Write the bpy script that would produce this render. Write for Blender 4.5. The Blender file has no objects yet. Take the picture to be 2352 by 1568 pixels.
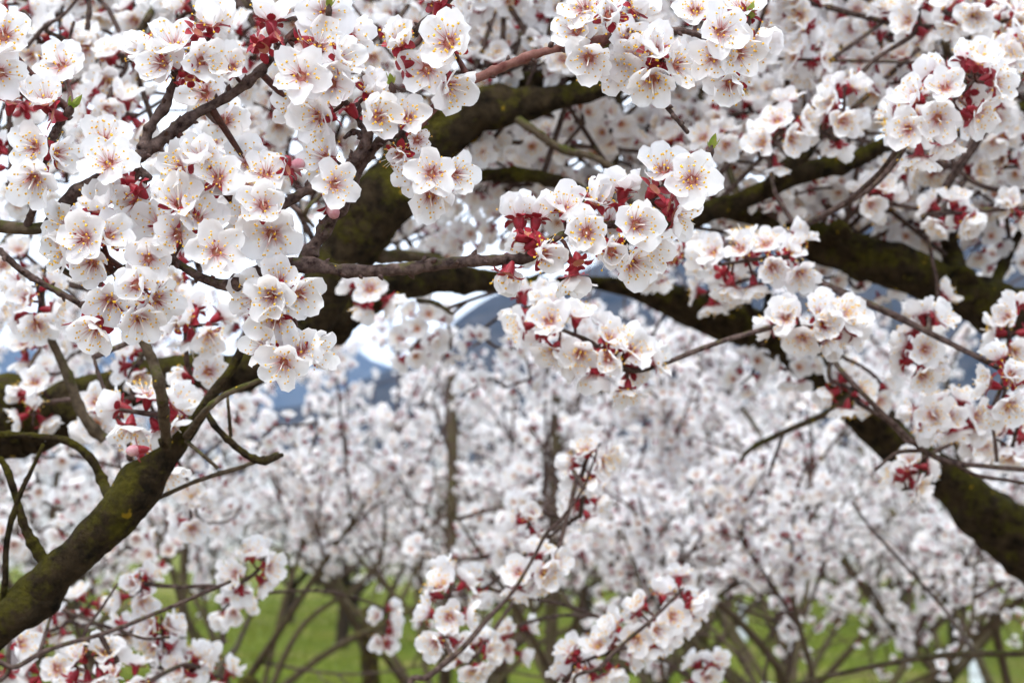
import bpy, math, random
import numpy as np
from mathutils import Matrix, Vector

R = math.radians
random.seed(7)
rng = np.random.default_rng(7)
scene = bpy.context.scene
col = scene.collection

# ------------------------------------------------------------------ camera
CAM_H = 1.5
PITCH = math.atan((1235 - 784) / 2352 * 0.6)
cam_data = bpy.data.cameras.new('camera')
cam = bpy.data.objects.new('camera', cam_data)
col.objects.link(cam)
cam.location = (0, 0, CAM_H)
cam.rotation_euler = (math.pi / 2 + PITCH, 0, 0)
cam_data.sensor_width = 36
cam_data.lens = 60
cam_data.clip_start = 0.05
cam_data.clip_end = 30000
cam_data.dof.use_dof = True
cam_data.dof.focus_distance = 0.818
cam_data.dof.aperture_fstop = 15.0
cam_data.dof.aperture_blades = 0
scene.camera = cam

# ------------------------------------------------------------------ sky and sun (overcast)
SUN_EL, SUN_ROT = R(58), R(200)
world = bpy.data.worlds.new('World')
scene.world = world
world.use_nodes = True
wn, wl = world.node_tree.nodes, world.node_tree.links
wn.clear()
w_out = wn.new('ShaderNodeOutputWorld')
w_sky = wn.new('ShaderNodeTexSky')
w_sky.sky_type = 'NISHITA'
w_sky.sun_disc = False
w_sky.sun_elevation = SUN_EL
w_sky.sun_rotation = SUN_ROT
w_b1 = wn.new('ShaderNodeBackground')
w_b1.inputs[1].default_value = 0.10
w_b2 = wn.new('ShaderNodeBackground')
w_b2.inputs[0].default_value = (0.872, 0.935, 1.0, 1)
w_b2.inputs[1].default_value = 1.12
w_mix = wn.new('ShaderNodeMixShader')
w_mix.inputs[0].default_value = 0.86
wl.new(w_sky.outputs[0], w_b1.inputs[0])
wl.new(w_b1.outputs[0], w_mix.inputs[1])
wl.new(w_b2.outputs[0], w_mix.inputs[2])
wl.new(w_mix.outputs[0], w_out.inputs[0])

sun_data = bpy.data.lights.new('sun', 'SUN')
sun_data.energy = 1.5
sun_data.angle = R(25)
sun_data.color = (1.0, 0.98, 0.96)
sun = bpy.data.objects.new('sun', sun_data)
col.objects.link(sun)
_sd = Vector((math.sin(SUN_ROT) * math.cos(SUN_EL), math.cos(SUN_ROT) * math.cos(SUN_EL), math.sin(SUN_EL)))
sun.rotation_euler = _sd.to_track_quat('Z', 'Y').to_euler()

vs = scene.view_settings
vs.view_transform = 'Standard'
vs.look = 'None'
vs.exposure = 1.24
vs.gamma = 1.0
scene.render.engine = 'CYCLES'
scene.cycles.max_bounces = 11
scene.cycles.adaptive_threshold = 0.03
scene.cycles.diffuse_bounces = 8
scene.cycles.transmission_bounces = 8
scene.cycles.glossy_bounces = 2
scene.cycles.volume_bounces = 0
scene.cycles.use_denoising = True

# ------------------------------------------------------------------ geometry helpers
K = 0.6 / 2352
CX = Vector((1, 0, 0))
CU = Vector((0, -math.sin(PITCH), math.cos(PITCH)))
CF = Vector((0, math.cos(PITCH), math.sin(PITCH)))
C0 = Vector((0, 0, CAM_H))
ACX, ACU, ACF, AC0 = (np.array(v) for v in (CX, CU, CF, C0))


def at(x, y, d):
    return C0 + CX * ((x - 1176) * K * d) - CU * ((y - 784) * K * d) + CF * d


def project(P):
    q = np.asarray(P) - AC0
    d = q @ ACF
    dd = np.maximum(d, 1e-3)
    return 1176 + (q @ ACX) / (K * dd), 784 - (q @ ACU) / (K * dd), d


def new_mesh(name, V, faces, mats, midx=None, smooth=True, tint=None):
    """V (n,3) array, faces = list of arrays (m,3) / (m,4), midx = list of per-face arrays."""
    me = bpy.data.meshes.new(name)
    V = np.asarray(V, dtype=np.float32)
    me.vertices.add(len(V))
    me.vertices.foreach_set('co', V.ravel())
    loops = np.concatenate([f.ravel() for f in faces]).astype(np.int32)
    sizes = np.concatenate([np.full(len(f), f.shape[1]) for f in faces]).astype(np.int32)
    starts = np.concatenate([[0], np.cumsum(sizes)[:-1]]).astype(np.int32)
    me.loops.add(len(loops))
    me.loops.foreach_set('vertex_index', loops)
    me.polygons.add(len(sizes))
    me.polygons.foreach_set('loop_start', starts)
    me.polygons.foreach_set('loop_total', sizes)
    if midx is not None:
        me.polygons.foreach_set('material_index', np.concatenate(midx).astype(np.int32))
    if smooth:
        me.polygons.foreach_set('use_smooth', np.ones(len(sizes), dtype=bool))
    if tint is not None:
        a = me.attributes.new('tint', 'FLOAT', 'POINT')
        a.data.foreach_set('value', np.asarray(tint, dtype=np.float32))
    for m in mats:
        me.materials.append(m)
    me.update(calc_edges=True)
    return me


def add_obj(name, me, parent=None, mat=None):
    o = bpy.data.objects.new(name, me)
    col.objects.link(o)
    if parent is not None:
        o.parent = parent
    if mat is not None:
        o.matrix_local = mat
    return o


def tag(o, label=None, cat=None, group=None, kind=None):
    if label: o['label'] = label
    if cat: o['category'] = cat
    if group: o['group'] = group
    if kind: o['kind'] = kind
    return o


def empty(name, loc):
    o = bpy.data.objects.new(name, None)
    o.empty_display_size = 0.05
    o.location = loc
    col.objects.link(o)
    return o


class Soup:
    """collects arrays of vertices and faces for ONE mesh"""
    def __init__(self):
        self.V, self.Q, self.T, self.mq, self.mt, self.tint, self.n = [], [], [], [], [], [], 0

    def add(self, V, Q=None, T=None, m=0, tint=None, mq=None, mt=None):
        V = np.asarray(V, dtype=np.float64)
        self.V.append(V)
        if Q is not None and len(Q):
            Q = np.asarray(Q)
            self.Q.append(Q + self.n)
            self.mq.append(np.full(len(Q), m) if mq is None else mq)
        if T is not None and len(T):
            T = np.asarray(T)
            self.T.append(T + self.n)
            self.mt.append(np.full(len(T), m) if mt is None else mt)
        self.tint.append(np.full(len(V), 0.5) if tint is None else np.asarray(tint))
        self.n += len(V)

    def arrays(self):
        V = np.concatenate(self.V)
        Q = np.concatenate(self.Q) if self.Q else np.zeros((0, 4), int)
        T = np.concatenate(self.T) if self.T else np.zeros((0, 3), int)
        mq = np.concatenate(self.mq) if self.mq else np.zeros(0, int)
        mt = np.concatenate(self.mt) if self.mt else np.zeros(0, int)
        return V, Q, T, mq, mt, np.concatenate(self.tint)

    def mesh(self, name, mats, smooth=True):
        V, Q, T, mq, mt, ti = self.arrays()
        fs, ms = [], []
        if len(Q): fs.append(Q); ms.append(mq)
        if len(T): fs.append(T); ms.append(mt)
        return new_mesh(name, V, fs, mats, ms, smooth, ti)


def spline(P, n_per):
    """Catmull-Rom through rows of P (any width)."""
    P = np.asarray(P, dtype=np.float64)
    if len(P) == 2:
        t = np.linspace(0, 1, max(2, n_per + 1))[:, None]
        return P[0] * (1 - t) + P[1] * t
    E = np.vstack([2 * P[0] - P[1], P, 2 * P[-1] - P[-2]])
    out = []
    for i in range(1, len(E) - 2):
        t = np.linspace(0, 1, n_per, endpoint=False)[:, None]
        a, b, c, d = E[i - 1], E[i], E[i + 1], E[i + 2]
        out.append(0.5 * (2 * b + (c - a) * t + (2 * a - 5 * b + 4 * c - d) * t ** 2 + (3 * b - a - 3 * c + d) * t ** 3))
    out.append(P[-1:])
    return np.vstack(out)


_nk = rng.normal(size=(10, 3))
_nk /= np.linalg.norm(_nk, axis=1)[:, None]
_np = rng.uniform(0, 6.28, 10)


def wob(P, freq):
    """smooth pseudo noise in about -1..1"""
    s = np.zeros(len(P))
    for i in range(10):
        f = freq * (0.6 + 0.17 * i)
        s += np.sin(P @ _nk[i] * f + _np[i] + 1.7 * np.sin(P @ _nk[(i + 3) % 10] * f * 0.7 + _np[(i + 5) % 10]))
    return s / 4.5


def tube(P, sides=8, rough=0.06, freq=1.2, knots=0, seed=0, cap=True):
    """P (n,4) xyz+radius -> V, Q, T. Uneven bark, knots as swellings."""
    r_ = np.random.default_rng(seed)
    P = np.asarray(P)
    X, rad = P[:, :3], np.maximum(P[:, 3], 1e-5).copy()
    n = len(X)
    tan = np.gradient(X, axis=0)
    tan /= np.linalg.norm(tan, axis=1)[:, None] + 1e-12
    up = np.array([0.13, 0.31, 0.94])
    u = np.cross(tan[0], up)
    if np.linalg.norm(u) < 1e-3: u = np.cross(tan[0], [1, 0, 0])
    u /= np.linalg.norm(u)
    U = np.zeros((n, 3))
    for i in range(n):
        u = u - tan[i] * (u @ tan[i])
        u /= np.linalg.norm(u) + 1e-12
        U[i] = u
    W = np.cross(tan, U)
    a = np.linspace(0, 2 * math.pi, sides, endpoint=False)
    ring = U[:, None, :] * np.cos(a)[None, :, None] + W[:, None, :] * np.sin(a)[None, :, None]
    scale = np.ones((n, sides))
    s_len = np.concatenate([[0], np.cumsum(np.linalg.norm(np.diff(X, axis=0), axis=1))])
    for _ in range(knots):
        s0 = r_.uniform(0, s_len[-1])
        rr = np.interp(s0, s_len, rad)
        g = np.exp(-((s_len - s0) / (rr * r_.uniform(0.5, 1.0))) ** 2)
        ph = r_.uniform(0, 6.28)
        scale += r_.uniform(0.12, 0.38) * g[:, None] * (0.35 + 0.65 * np.clip(np.cos(a - ph), 0, 1))[None, :]
    base = X[:, None, :] + ring * rad[:, None, None]
    f = freq / max(rad.mean(), 1e-4)
    nz = wob(base.reshape(-1, 3) + seed * 0.37, f).reshape(n, sides) * rough
    nz += wob(base.reshape(-1, 3) - seed * 0.21, f * 3.1).reshape(n, sides) * rough * 0.45
    V = X[:, None, :] + ring * (rad[:, None] * scale * (1 + nz))[:, :, None]
    V = V.reshape(-1, 3)
    i = np.arange(n - 1)[:, None] * sides
    j = np.arange(sides)[None, :]
    k = (j + 1) % sides
    Q = np.stack([i + j, i + k, i + k + sides, i + j + sides], -1).reshape(-1, 4)
    T = None
    if cap:
        V = np.vstack([V, X[0], X[-1] + tan[-1] * rad[-1] * 0.5])
        c0, c1 = n * sides, n * sides + 1
        jj = np.arange(sides); kk = (jj + 1) % sides
        T = np.vstack([np.stack([np.full(sides, c0), kk, jj], -1),
                       np.stack([np.full(sides, c1), (n - 1) * sides + jj, (n - 1) * sides + kk], -1)])
    return V, Q, T


def look_matrix(z, roll=0.0):
    """3x3 with local +Z along z"""
    z = np.asarray(z, dtype=float)
    z = z / (np.linalg.norm(z) + 1e-12)
    h = np.array([0.0, 0, 1]) if abs(z[2]) < 0.95 else np.array([1.0, 0, 0])
    x = np.cross(h, z); x /= np.linalg.norm(x)
    y = np.cross(z, x)
    c, s = math.cos(roll), math.sin(roll)
    return np.stack([x * c + y * s, -x * s + y * c, z], 1)


# ------------------------------------------------------------------ materials
def mat_new(name):
    m = bpy.data.materials.new(name)
    m.use_nodes = True
    m.node_tree.nodes.clear()
    return m, m.node_tree.nodes, m.node_tree.links


def ramp(n, stops, interp='LINEAR'):
    r = n.new('ShaderNodeValToRGB')
    r.color_ramp.interpolation = interp
    while len(r.color_ramp.elements) < len(stops):
        r.color_ramp.elements.new(0.5)
    for e, (p, c) in zip(r.color_ramp.elements, stops):
        e.position = p
        e.color = (*c, 1)
    return r


def noise(n, l, vec, scale, detail=4, rough=0.6):
    t = n.new('ShaderNodeTexNoise')
    t.inputs['Scale'].default_value = scale
    t.inputs['Detail'].default_value = detail
    t.inputs['Roughness'].default_value = rough
    l.new(vec, t.inputs['Vector'])
    return t


def mixc(n, l, fac, a, b):
    m = n.new('ShaderNodeMix')
    m.data_type = 'RGBA'
    if isinstance(fac, float): m.inputs[0].default_value = fac
    else: l.new(fac, m.inputs[0])
    for i, v in ((6, a), (7, b)):
        if isinstance(v, tuple): m.inputs[i].default_value = (*v, 1)
        else: l.new(v, m.inputs[i])
    return m.outputs[2]


def petal_material(name, tip, base, trans=0.38):
    m, n, l = mat_new(name)
    at_ = n.new('ShaderNodeAttribute'); at_.attribute_name = 'tint'
    geo = n.new('ShaderNodeNewGeometry')
    oi = n.new('ShaderNodeObjectInfo')
    tc = n.new('ShaderNodeTexCoord')
    r = ramp(n, [(0.0, base), (0.10, tuple(0.4 * b + 0.6 * t for b, t in zip(base, tip))), (0.27, tip), (1.0, tip)])
    l.new(at_.outputs['Fac'], r.inputs[0])
    nz = noise(n, l, geo.outputs['Position'], 55, 2)
    rr = ramp(n, [(0.45, (0, 0, 0)), (0.75, (0.5, 0.5, 0.5))])
    l.new(nz.outputs['Fac'], rr.inputs[0])
    blush = mixc(n, l, rr.outputs[0], r.outputs[0], (0.875, 0.825, 0.84))
    # faint veins running along the petal
    st = n.new('ShaderNodeMapping'); st.inputs['Scale'].default_value = (90, 900, 90)
    l.new(tc.outputs['Object'], st.inputs['Vector'])
    vn = noise(n, l, st.outputs[0], 1.0, 2)
    bump = n.new('ShaderNodeBump'); bump.inputs['Strength'].default_value = 0.12; bump.inputs['Distance'].default_value = 0.0004
    l.new(vn.outputs['Fac'], bump.inputs['Height'])
    d = n.new('ShaderNodeBsdfPrincipled')
    d.inputs['Roughness'].default_value = 0.62
    d.inputs['Specular IOR Level'].default_value = 0.25
    l.new(blush, d.inputs['Base Color'])
    l.new(bump.outputs[0], d.inputs['Normal'])
    t = n.new('ShaderNodeBsdfTranslucent')
    l.new(mixc(n, l, 0.35, blush, (0.885, 0.875, 0.885)), t.inputs['Color'])
    mx = n.new('ShaderNodeMixShader'); mx.inputs[0].default_value = trans
    l.new(d.outputs[0], mx.inputs[1]); l.new(t.outputs[0], mx.inputs[2])
    o = n.new('ShaderNodeOutputMaterial'); l.new(mx.outputs[0], o.inputs[0])
    return m


def plain(name, colr, rough=0.6, var=None, scale=200, spec=0.3, trans=0.0):
    m, n, l = mat_new(name)
    d = n.new('ShaderNodeBsdfPrincipled')
    d.inputs['Roughness'].default_value = rough
    d.inputs['Specular IOR Level'].default_value = spec
    if var:
        geo = n.new('ShaderNodeNewGeometry')
        nz = noise(n, l, geo.outputs['Position'], scale, 3)
        rr = ramp(n, [(0.35, colr), (0.65, var)])
        l.new(nz.outputs['Fac'], rr.inputs[0])
        l.new(rr.outputs[0], d.inputs['Base Color'])
    else:
        d.inputs['Base Color'].default_value = (*colr, 1)
    o = n.new('ShaderNodeOutputMaterial')
    if trans:
        t = n.new('ShaderNodeBsdfTranslucent'); t.inputs['Color'].default_value = (*colr, 1)
        mx = n.new('ShaderNodeMixShader'); mx.inputs[0].default_value = trans
        l.new(d.outputs[0], mx.inputs[1]); l.new(t.outputs[0], mx.inputs[2]); l.new(mx.outputs[0], o.inputs[0])
    else:
        l.new(d.outputs[0], o.inputs[0])
    return m


def bark_material(name, dark, light, moss, moss_amt, lichen_amt, sc=60, bump_d=0.002, bump_s=0.6):
    m, n, l = mat_new(name)
    geo = n.new('ShaderNodeNewGeometry')
    pos = geo.outputs['Position']
    n1 = noise(n, l, pos, sc, 5, 0.65)
    r1 = ramp(n, [(0.32, dark), (0.68, light)])
    l.new(n1.outputs['Fac'], r1.inputs[0])
    n2 = noise(n, l, pos, sc * 0.45, 4, 0.7)
    sep = n.new('ShaderNodeSeparateXYZ'); l.new(geo.outputs['Normal'], sep.inputs[0])
    ad = n.new('ShaderNodeMath'); ad.operation = 'MULTIPLY_ADD'
    l.new(sep.outputs[2], ad.inputs[0]); ad.inputs[1].default_value = 0.10
    l.new(n2.outputs['Fac'], ad.inputs[2])
    r2 = ramp(n, [(0.66 - 0.3 * moss_amt, (0, 0, 0)), (0.80 - 0.3 * moss_amt, (1, 1, 1))])
    l.new(ad.outputs[0], r2.inputs[0])
    n4 = noise(n, l, pos, sc * 3, 3)
    mc = ramp(n, [(0.3, tuple(0.55 * c for c in moss)), (0.7, moss)])
    l.new(n4.outputs['Fac'], mc.inputs[0])
    c1 = mixc(n, l, r2.outputs[0], r1.outputs[0], mc.outputs[0])
    n3 = noise(n, l, pos, sc * 0.9, 2, 0.5)
    r3 = ramp(n, [(0.80 - 0.14 * lichen_amt, (0, 0, 0)), (0.83 - 0.14 * lichen_amt, (1, 1, 1))])
    l.new(n3.outputs['Fac'], r3.inputs[0])
    c2 = mixc(n, l, r3.outputs[0], c1, (0.42, 0.27, 0.02))
    d = n.new('ShaderNodeBsdfPrincipled')
    d.inputs['Roughness'].default_value = 0.85
    d.inputs['Specular IOR Level'].default_value = 0.08
    l.new(c2, d.inputs['Base Color'])
    hn = noise(n, l, pos, sc * 2.2, 6, 0.7)
    b = n.new('ShaderNodeBump'); b.inputs['Strength'].default_value = bump_s; b.inputs['Distance'].default_value = bump_d
    l.new(hn.outputs['Fac'], b.inputs['Height']); l.new(b.outputs[0], d.inputs['Normal'])
    o = n.new('ShaderNodeOutputMaterial'); l.new(d.outputs[0], o.inputs[0])
    return m


M_PETAL = petal_material('petal_white', (0.89, 0.895, 0.905), (0.72, 0.44, 0.46), 0.5)
M_FIL = None


def filament_material():
    m, n, l = mat_new('filament')
    a = n.new('ShaderNodeAttribute'); a.attribute_name = 'tint'
    r = ramp(n, [(0.0, (0.42, 0.07, 0.07)), (0.35, (0.72, 0.36, 0.32)), (0.7, (0.85, 0.78, 0.7))])
    l.new(a.outputs['Fac'], r.inputs[0])
    d = n.new('ShaderNodeBsdfPrincipled'); d.inputs['Roughness'].default_value = 0.5
    l.new(r.outputs[0], d.inputs['Base Color'])
    o = n.new('ShaderNodeOutputMaterial'); l.new(d.outputs[0], o.inputs[0])
    return m


M_FIL = filament_material()
M_ANTHER = plain('anther_yellow', (0.86, 0.55, 0.04), 0.7, (0.74, 0.40, 0.03), 900)
M_ANTHER_OLD = plain('anther_withered', (0.38, 0.17, 0.03), 0.8, (0.55, 0.3, 0.05), 600)
M_CALYX = plain('calyx_crimson', (0.33, 0.012, 0.028), 0.5, (0.20, 0.012, 0.016), 260, 0.35, 0.12)
M_EYE = plain('flower_eye', (0.50, 0.16, 0.14), 0.6, (0.42, 0.19, 0.08), 700)
M_STALK = plain('stalk_brown', (0.045, 0.018, 0.013), 0.7, (0.10, 0.035, 0.025), 500)
M_BUDSCALE = plain('bud_scale', (0.035, 0.018, 0.014), 0.6, (0.08, 0.04, 0.03), 900)
M_LEAF = plain('young_leaf', (0.16, 0.24, 0.03), 0.45, (0.30, 0.28, 0.05), 300, 0.4, 0.3)
M_BUDPINK = plain('bud_pink', (0.55, 0.22, 0.26), 0.5, (0.72, 0.5, 0.5), 150, 0.3, 0.2)
M_TWIG = bark_material('bark_twig', (0.018, 0.010, 0.009), (0.145, 0.10, 0.086), (0.10, 0.095, 0.03), 0.25, 0.25, 230, 0.0012, 0.8)
M_TWIG_RED = bark_material('bark_young_red', (0.10, 0.033, 0.028), (0.23, 0.12, 0.10), (0.30, 0.28, 0.26), 0.12, 0.0, 190, 0.0005, 0.4)
M_BRANCH = bark_material('bark_branch', (0.035, 0.025, 0.016), (0.12, 0.09, 0.06), (0.075, 0.075, 0.018), 0.5, 0.45, 150, 0.0012, 0.7)
M_LIMB = bark_material('bark_mossy_limb', (0.010, 0.007, 0.004), (0.085, 0.058, 0.030), (0.118, 0.102, 0.014), 0.60, 0.55, 80, 0.018, 1.0)
M_FARBARK = bark_material('bark_orchard', (0.010, 0.007, 0.005), (0.045, 0.031, 0.022), (0.045, 0.04, 0.012), 0.4, 0.2, 30, 0.006, 0.6)
M_FARTWIG = plain('bark_orchard_twig', (0.075, 0.05, 0.042), 0.85, (0.13, 0.095, 0.08), 40)

# ------------------------------------------------------------------ the flower
def petal_arrays(seed, nu=6, nv=6, L=0.0128, W=0.0071):
    r_ = np.random.default_rng(seed)
    u = np.linspace(0, 1, nu + 1)[:, None]
    v = np.sin(np.linspace(-math.pi / 2, math.pi / 2, nv + 1))[None, :]
    s = np.clip(u / 0.52, 0, 1); s = s * s * (3 - 2 * s)
    w = W * (0.20 + 0.80 * s) * np.where(u > 0.55, np.sqrt(np.clip(1 - ((u - 0.55) / 0.62) ** 2 * 0.62, 0, 1)), 1)
    notch = 0.05 * r_.uniform(0, 1) * np.exp(-(v * 4) ** 2)
    yt = L * (0.60 + 0.40 * np.sqrt(np.clip(1 - v ** 2, 0, 1)) - notch)
    x = u * yt
    y = v * w * (1 + 0 * u)
    a, b, c = r_.uniform(0.02, 0.30), r_.uniform(0.05, 0.34), r_.uniform(-0.10, 0.16)
    z = L * (a * u ** 2 - c * u ** 3) + b * W * (v ** 2) * np.clip(u * 1.4, 0, 1)
    ph = r_.uniform(0, 6.28, 4)
    z = z + 0.0008 * u ** 2 * np.sin(v * 4 + ph[0]) + 0.00065 * u ** 3 * np.sin(v * 8 + ph[1]) + 0.0003 * u * np.sin(u * 8 + ph[2])
    x = x + 0.00042 * u ** 3 * np.sin(v * 9 + ph[3])
    V = np.stack([x, y, z], -1).reshape(-1, 3)
    i = np.arange(nu)[:, None] * (nv + 1); j = np.arange(nv)[None, :]
    Q = np.stack([i + j, i + nv + 1 + j, i + nv + 2 + j, i + j + 1], -1).reshape(-1, 4)
    t = (u + 0 * v).ravel()
    return V, Q, t


OCT = np.array([[1, 0, 0], [-1, 0, 0], [0, 1, 0], [0, -1, 0], [0, 0, 1], [0, 0, -1]], float)
OCTF = np.array([[0, 2, 4], [2, 1, 4], [1, 3, 4], [3, 0, 4], [2, 0, 5], [1, 2, 5], [3, 1, 5], [0, 3, 5]])
_g = (1 + 5 ** .5) / 2
ICO = np.array([[-1, _g, 0], [1, _g, 0], [-1, -_g, 0], [1, -_g, 0], [0, -1, _g], [0, 1, _g], [0, -1, -_g], [0, 1, -_g],
                [_g, 0, -1], [_g, 0, 1], [-_g, 0, -1], [-_g, 0, 1]], float) / math.sqrt(1 + _g * _g)
ICOF = np.array([[0, 11, 5], [0, 5, 1], [0, 1, 7], [0, 7, 10], [0, 10, 11], [1, 5, 9], [5, 11, 4], [11, 10, 2], [10, 7, 6],
                 [7, 1, 8], [3, 9, 4], [3, 4, 2], [3, 2, 6], [3, 6, 8], [3, 8, 9], [4, 9, 5], [2, 4, 11], [6, 2, 10], [8, 6, 7], [9, 8, 1]])


def stamens_mesh(seed, spread, old=False):
    r_ = np.random.default_rng(seed)
    S = Soup()
    n = r_.integers(25, 32)
    for i in range(n):
        ph = i * 2.39996 + r_.uniform(-.2, .2)
        q = (i + 0.5) / n
        al = R(6) + spread * math.sqrt(q) * r_.uniform(0.75, 1.15)
        ln = r_.uniform(0.0062, 0.0112) * (0.8 if q < .25 else 1)
        o = np.array([math.cos(ph), math.sin(ph), 0])
        p0 = o * 0.0017 + [0, 0, -0.0006]
        d1 = o * math.sin(al) + np.array([0, 0, math.cos(al)])
        al2 = al + r_.uniform(-.35, .2)
        d2 = o * math.sin(al2) + np.array([0, 0, math.cos(al2)])
        p1 = p0 + d1 * ln * .5
        p2 = p1 + d2 * ln * .5
        path = np.array([[*p0, .00021], [*p1, .00016], [*p2, .00012]])
        V, Q, T = tube(path, 3, 0, cap=False)
        S.add(V, Q, None, 0, np.repeat([0, .5, 1], 3))
        A = ICO * np.array([0.00050, 0.00050, 0.00066]) * r_.uniform(.8, 1.2)
        A = A @ look_matrix(r_.normal(size=3)).T
        S.add(A + p2, None, ICOF, 1)
    # pistil
    V, Q, T = tube(np.array([[0, 0, 0, .0006], [0.0002, 0, .005, .0003], [0.0006, .0003, .0105, .00025]]), 4, 0)
    S.add(V, Q, T, 0, np.full(len(V), .8))
    return S.mesh('stamens', [M_FIL, M_ANTHER_OLD if old else M_ANTHER])


def calyx_arrays(seed, nseg=10, sep_n=3):
    """cup behind the petals, eye disc inside it, five reflexed sepals"""
    r_ = np.random.default_rng(seed)
    S = Soup()
    prof = [(0.0009, -0.0078), (0.0016, -0.0066), (0.0024, -0.0048), (0.0028, -0.0026), (0.0032, -0.0006)]
    a = np.linspace(0, 2 * math.pi, nseg, endpoint=False)
    V = np.concatenate([np.stack([r * np.cos(a), r * np.sin(a), np.full(nseg, z)], 1) for r, z in prof])
    j = np.arange(nseg); k = (j + 1) % nseg
    Q = np.concatenate([np.stack([i * nseg + j, i * nseg + k, (i + 1) * nseg + k, (i + 1) * nseg + j], 1) for i in range(len(prof) - 1)])
    S.add(V, Q, None, 0)
    e = np.vstack([np.stack([0.0033 * np.cos(a), 0.0033 * np.sin(a), np.full(nseg, -0.0006)], 1), [[0, 0, -0.0022]]])
    S.add(e, None, np.stack([j, k, np.full(nseg, nseg)], 1), 1)
    for q in range(5):
        ph = q * 2 * math.pi / 5 + 0.63
        L, W = r_.uniform(.0052, .0064), r_.uniform(.0021, .0027)
        refl = r_.uniform(-.25, .75)
        rows = []
        ang = R(15)
        p = np.array([0.0031, -0.0009])
        for i in range(sep_n + 1):
            t = i / sep_n
            w = W * (math.sin(math.pi * (0.25 + 0.70 * t)) ** .8)
            rows.append((p.copy(), w))
            an = ang - (0.2 + refl) * t * 1.6
            p = p + np.array([math.cos(an), math.sin(an)]) * L / sep_n
        V = []
        for (p, w) in rows:
            for sv in (-1, 0, 1):
                V.append([p[0], sv * w, p[1] + abs(sv) * w * .25])
        V = np.array(V)
        c, s = math.cos(ph), math.sin(ph)
        V = V @ np.array([[c, s, 0], [-s, c, 0], [0, 0, 1]])
        Q = []
        for i in range(sep_n):
            for jj in range(2):
                b = i * 3 + jj
                Q.append([b, b + 3, b + 4, b + 1])
        S.add(V, Q, None, 0)
    return S


N_PET = 14
PETALS = []
for i in range(N_PET):
    V, Q, t = petal_arrays(100 + i, 7, 8)
    PETALS.append(new_mesh('petal', V, [Q], [M_PETAL], None, True, t))
STAMENS = [stamens_mesh(200 + i, R(48 + 7 * (i % 4))) for i in range(6)]
STAMENS_OLD = stamens_mesh(290, R(50), True)
CALYX = [calyx_arrays(300 + i).mesh('calyx', [M_CALYX, M_EYE]) for i in range(5)]


def rot3(ax, a):
    return np.array(Matrix.Rotation(a, 3, ax))


def petal_frames(r_, open_a):
    """five (3x3, offset) petal placements"""
    out = []
    for q in range(5):
        ph = q * 2 * math.pi / 5 + r_.normal() * .10
        th = open_a + r_.normal() * R(9)
        tw = R(9) + r_.normal() * R(4)
        M = rot3('Z', ph) @ rot3('Y', -th) @ rot3('X', tw)
        off = rot3('Z', ph) @ np.array([0.0021, 0, 0.0002 * (q % 2)])
        out.append((M, off))
    return out


def flower_soup(seed, level):
    """whole flower in one mesh, materials: petal, calyx, eye, anther. level 2 = medium, 1 = low"""
    r_ = np.random.default_rng(seed)
    S = Soup()
    op = R(r_.uniform(12, 48))
    for M, off in petal_frames(r_, op):
        V, Q, t = petal_arrays(r_.integers(1 << 30), *((3, 4) if level == 2 else (2, 2)))
        S.add(V @ M.T + off, Q, None, 0, t)
    cal = calyx_arrays(seed + 5, 6 if level == 2 else 4, 2 if level == 2 else 1)
    V, Q, T, mq, mt, ti = cal.arrays()
    V = V * np.array([.78, .78, .9])
    S.add(V, Q, T, tint=ti, mq=mq + 1, mt=mt + 1)
    na = 14 if level == 2 else 5
    for i in range(na):
        ph = i * 2.4; al = R(50) * math.sqrt((i + .5) / na)
        p = np.array([math.cos(ph) * math.sin(al), math.sin(ph) * math.sin(al), math.cos(al)]) * r_.uniform(.006, .0095)
        if level == 2:
            S.add(OCT * .00075 + p, None, OCTF, 3)
        else:
            S.add(OCT[[0, 2, 4]] * .0016 + p, None, [[0, 1, 2]], 3)
    if level == 2:   # filament tuft as thin blades
        for i in range(9):
            ph = i * .7; al = R(38)
            d = np.array([math.cos(ph) * math.sin(al), math.sin(ph) * math.sin(al), math.cos(al)]) * .006
            sd = np.array([-math.sin(ph), math.cos(ph), 0]) * .0004
            S.add([d * .1 - sd, d * .1 + sd, d], None, [[0, 1, 2]], 2)
    return S


FLOWER_MATS = [M_PETAL, M_CALYX, M_EYE, M_ANTHER]
FL2 = [flower_soup(400 + i, 2).arrays() for i in range(8)]
FL1 = [flower_soup(500 + i, 1).arrays() for i in range(8)]


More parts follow.
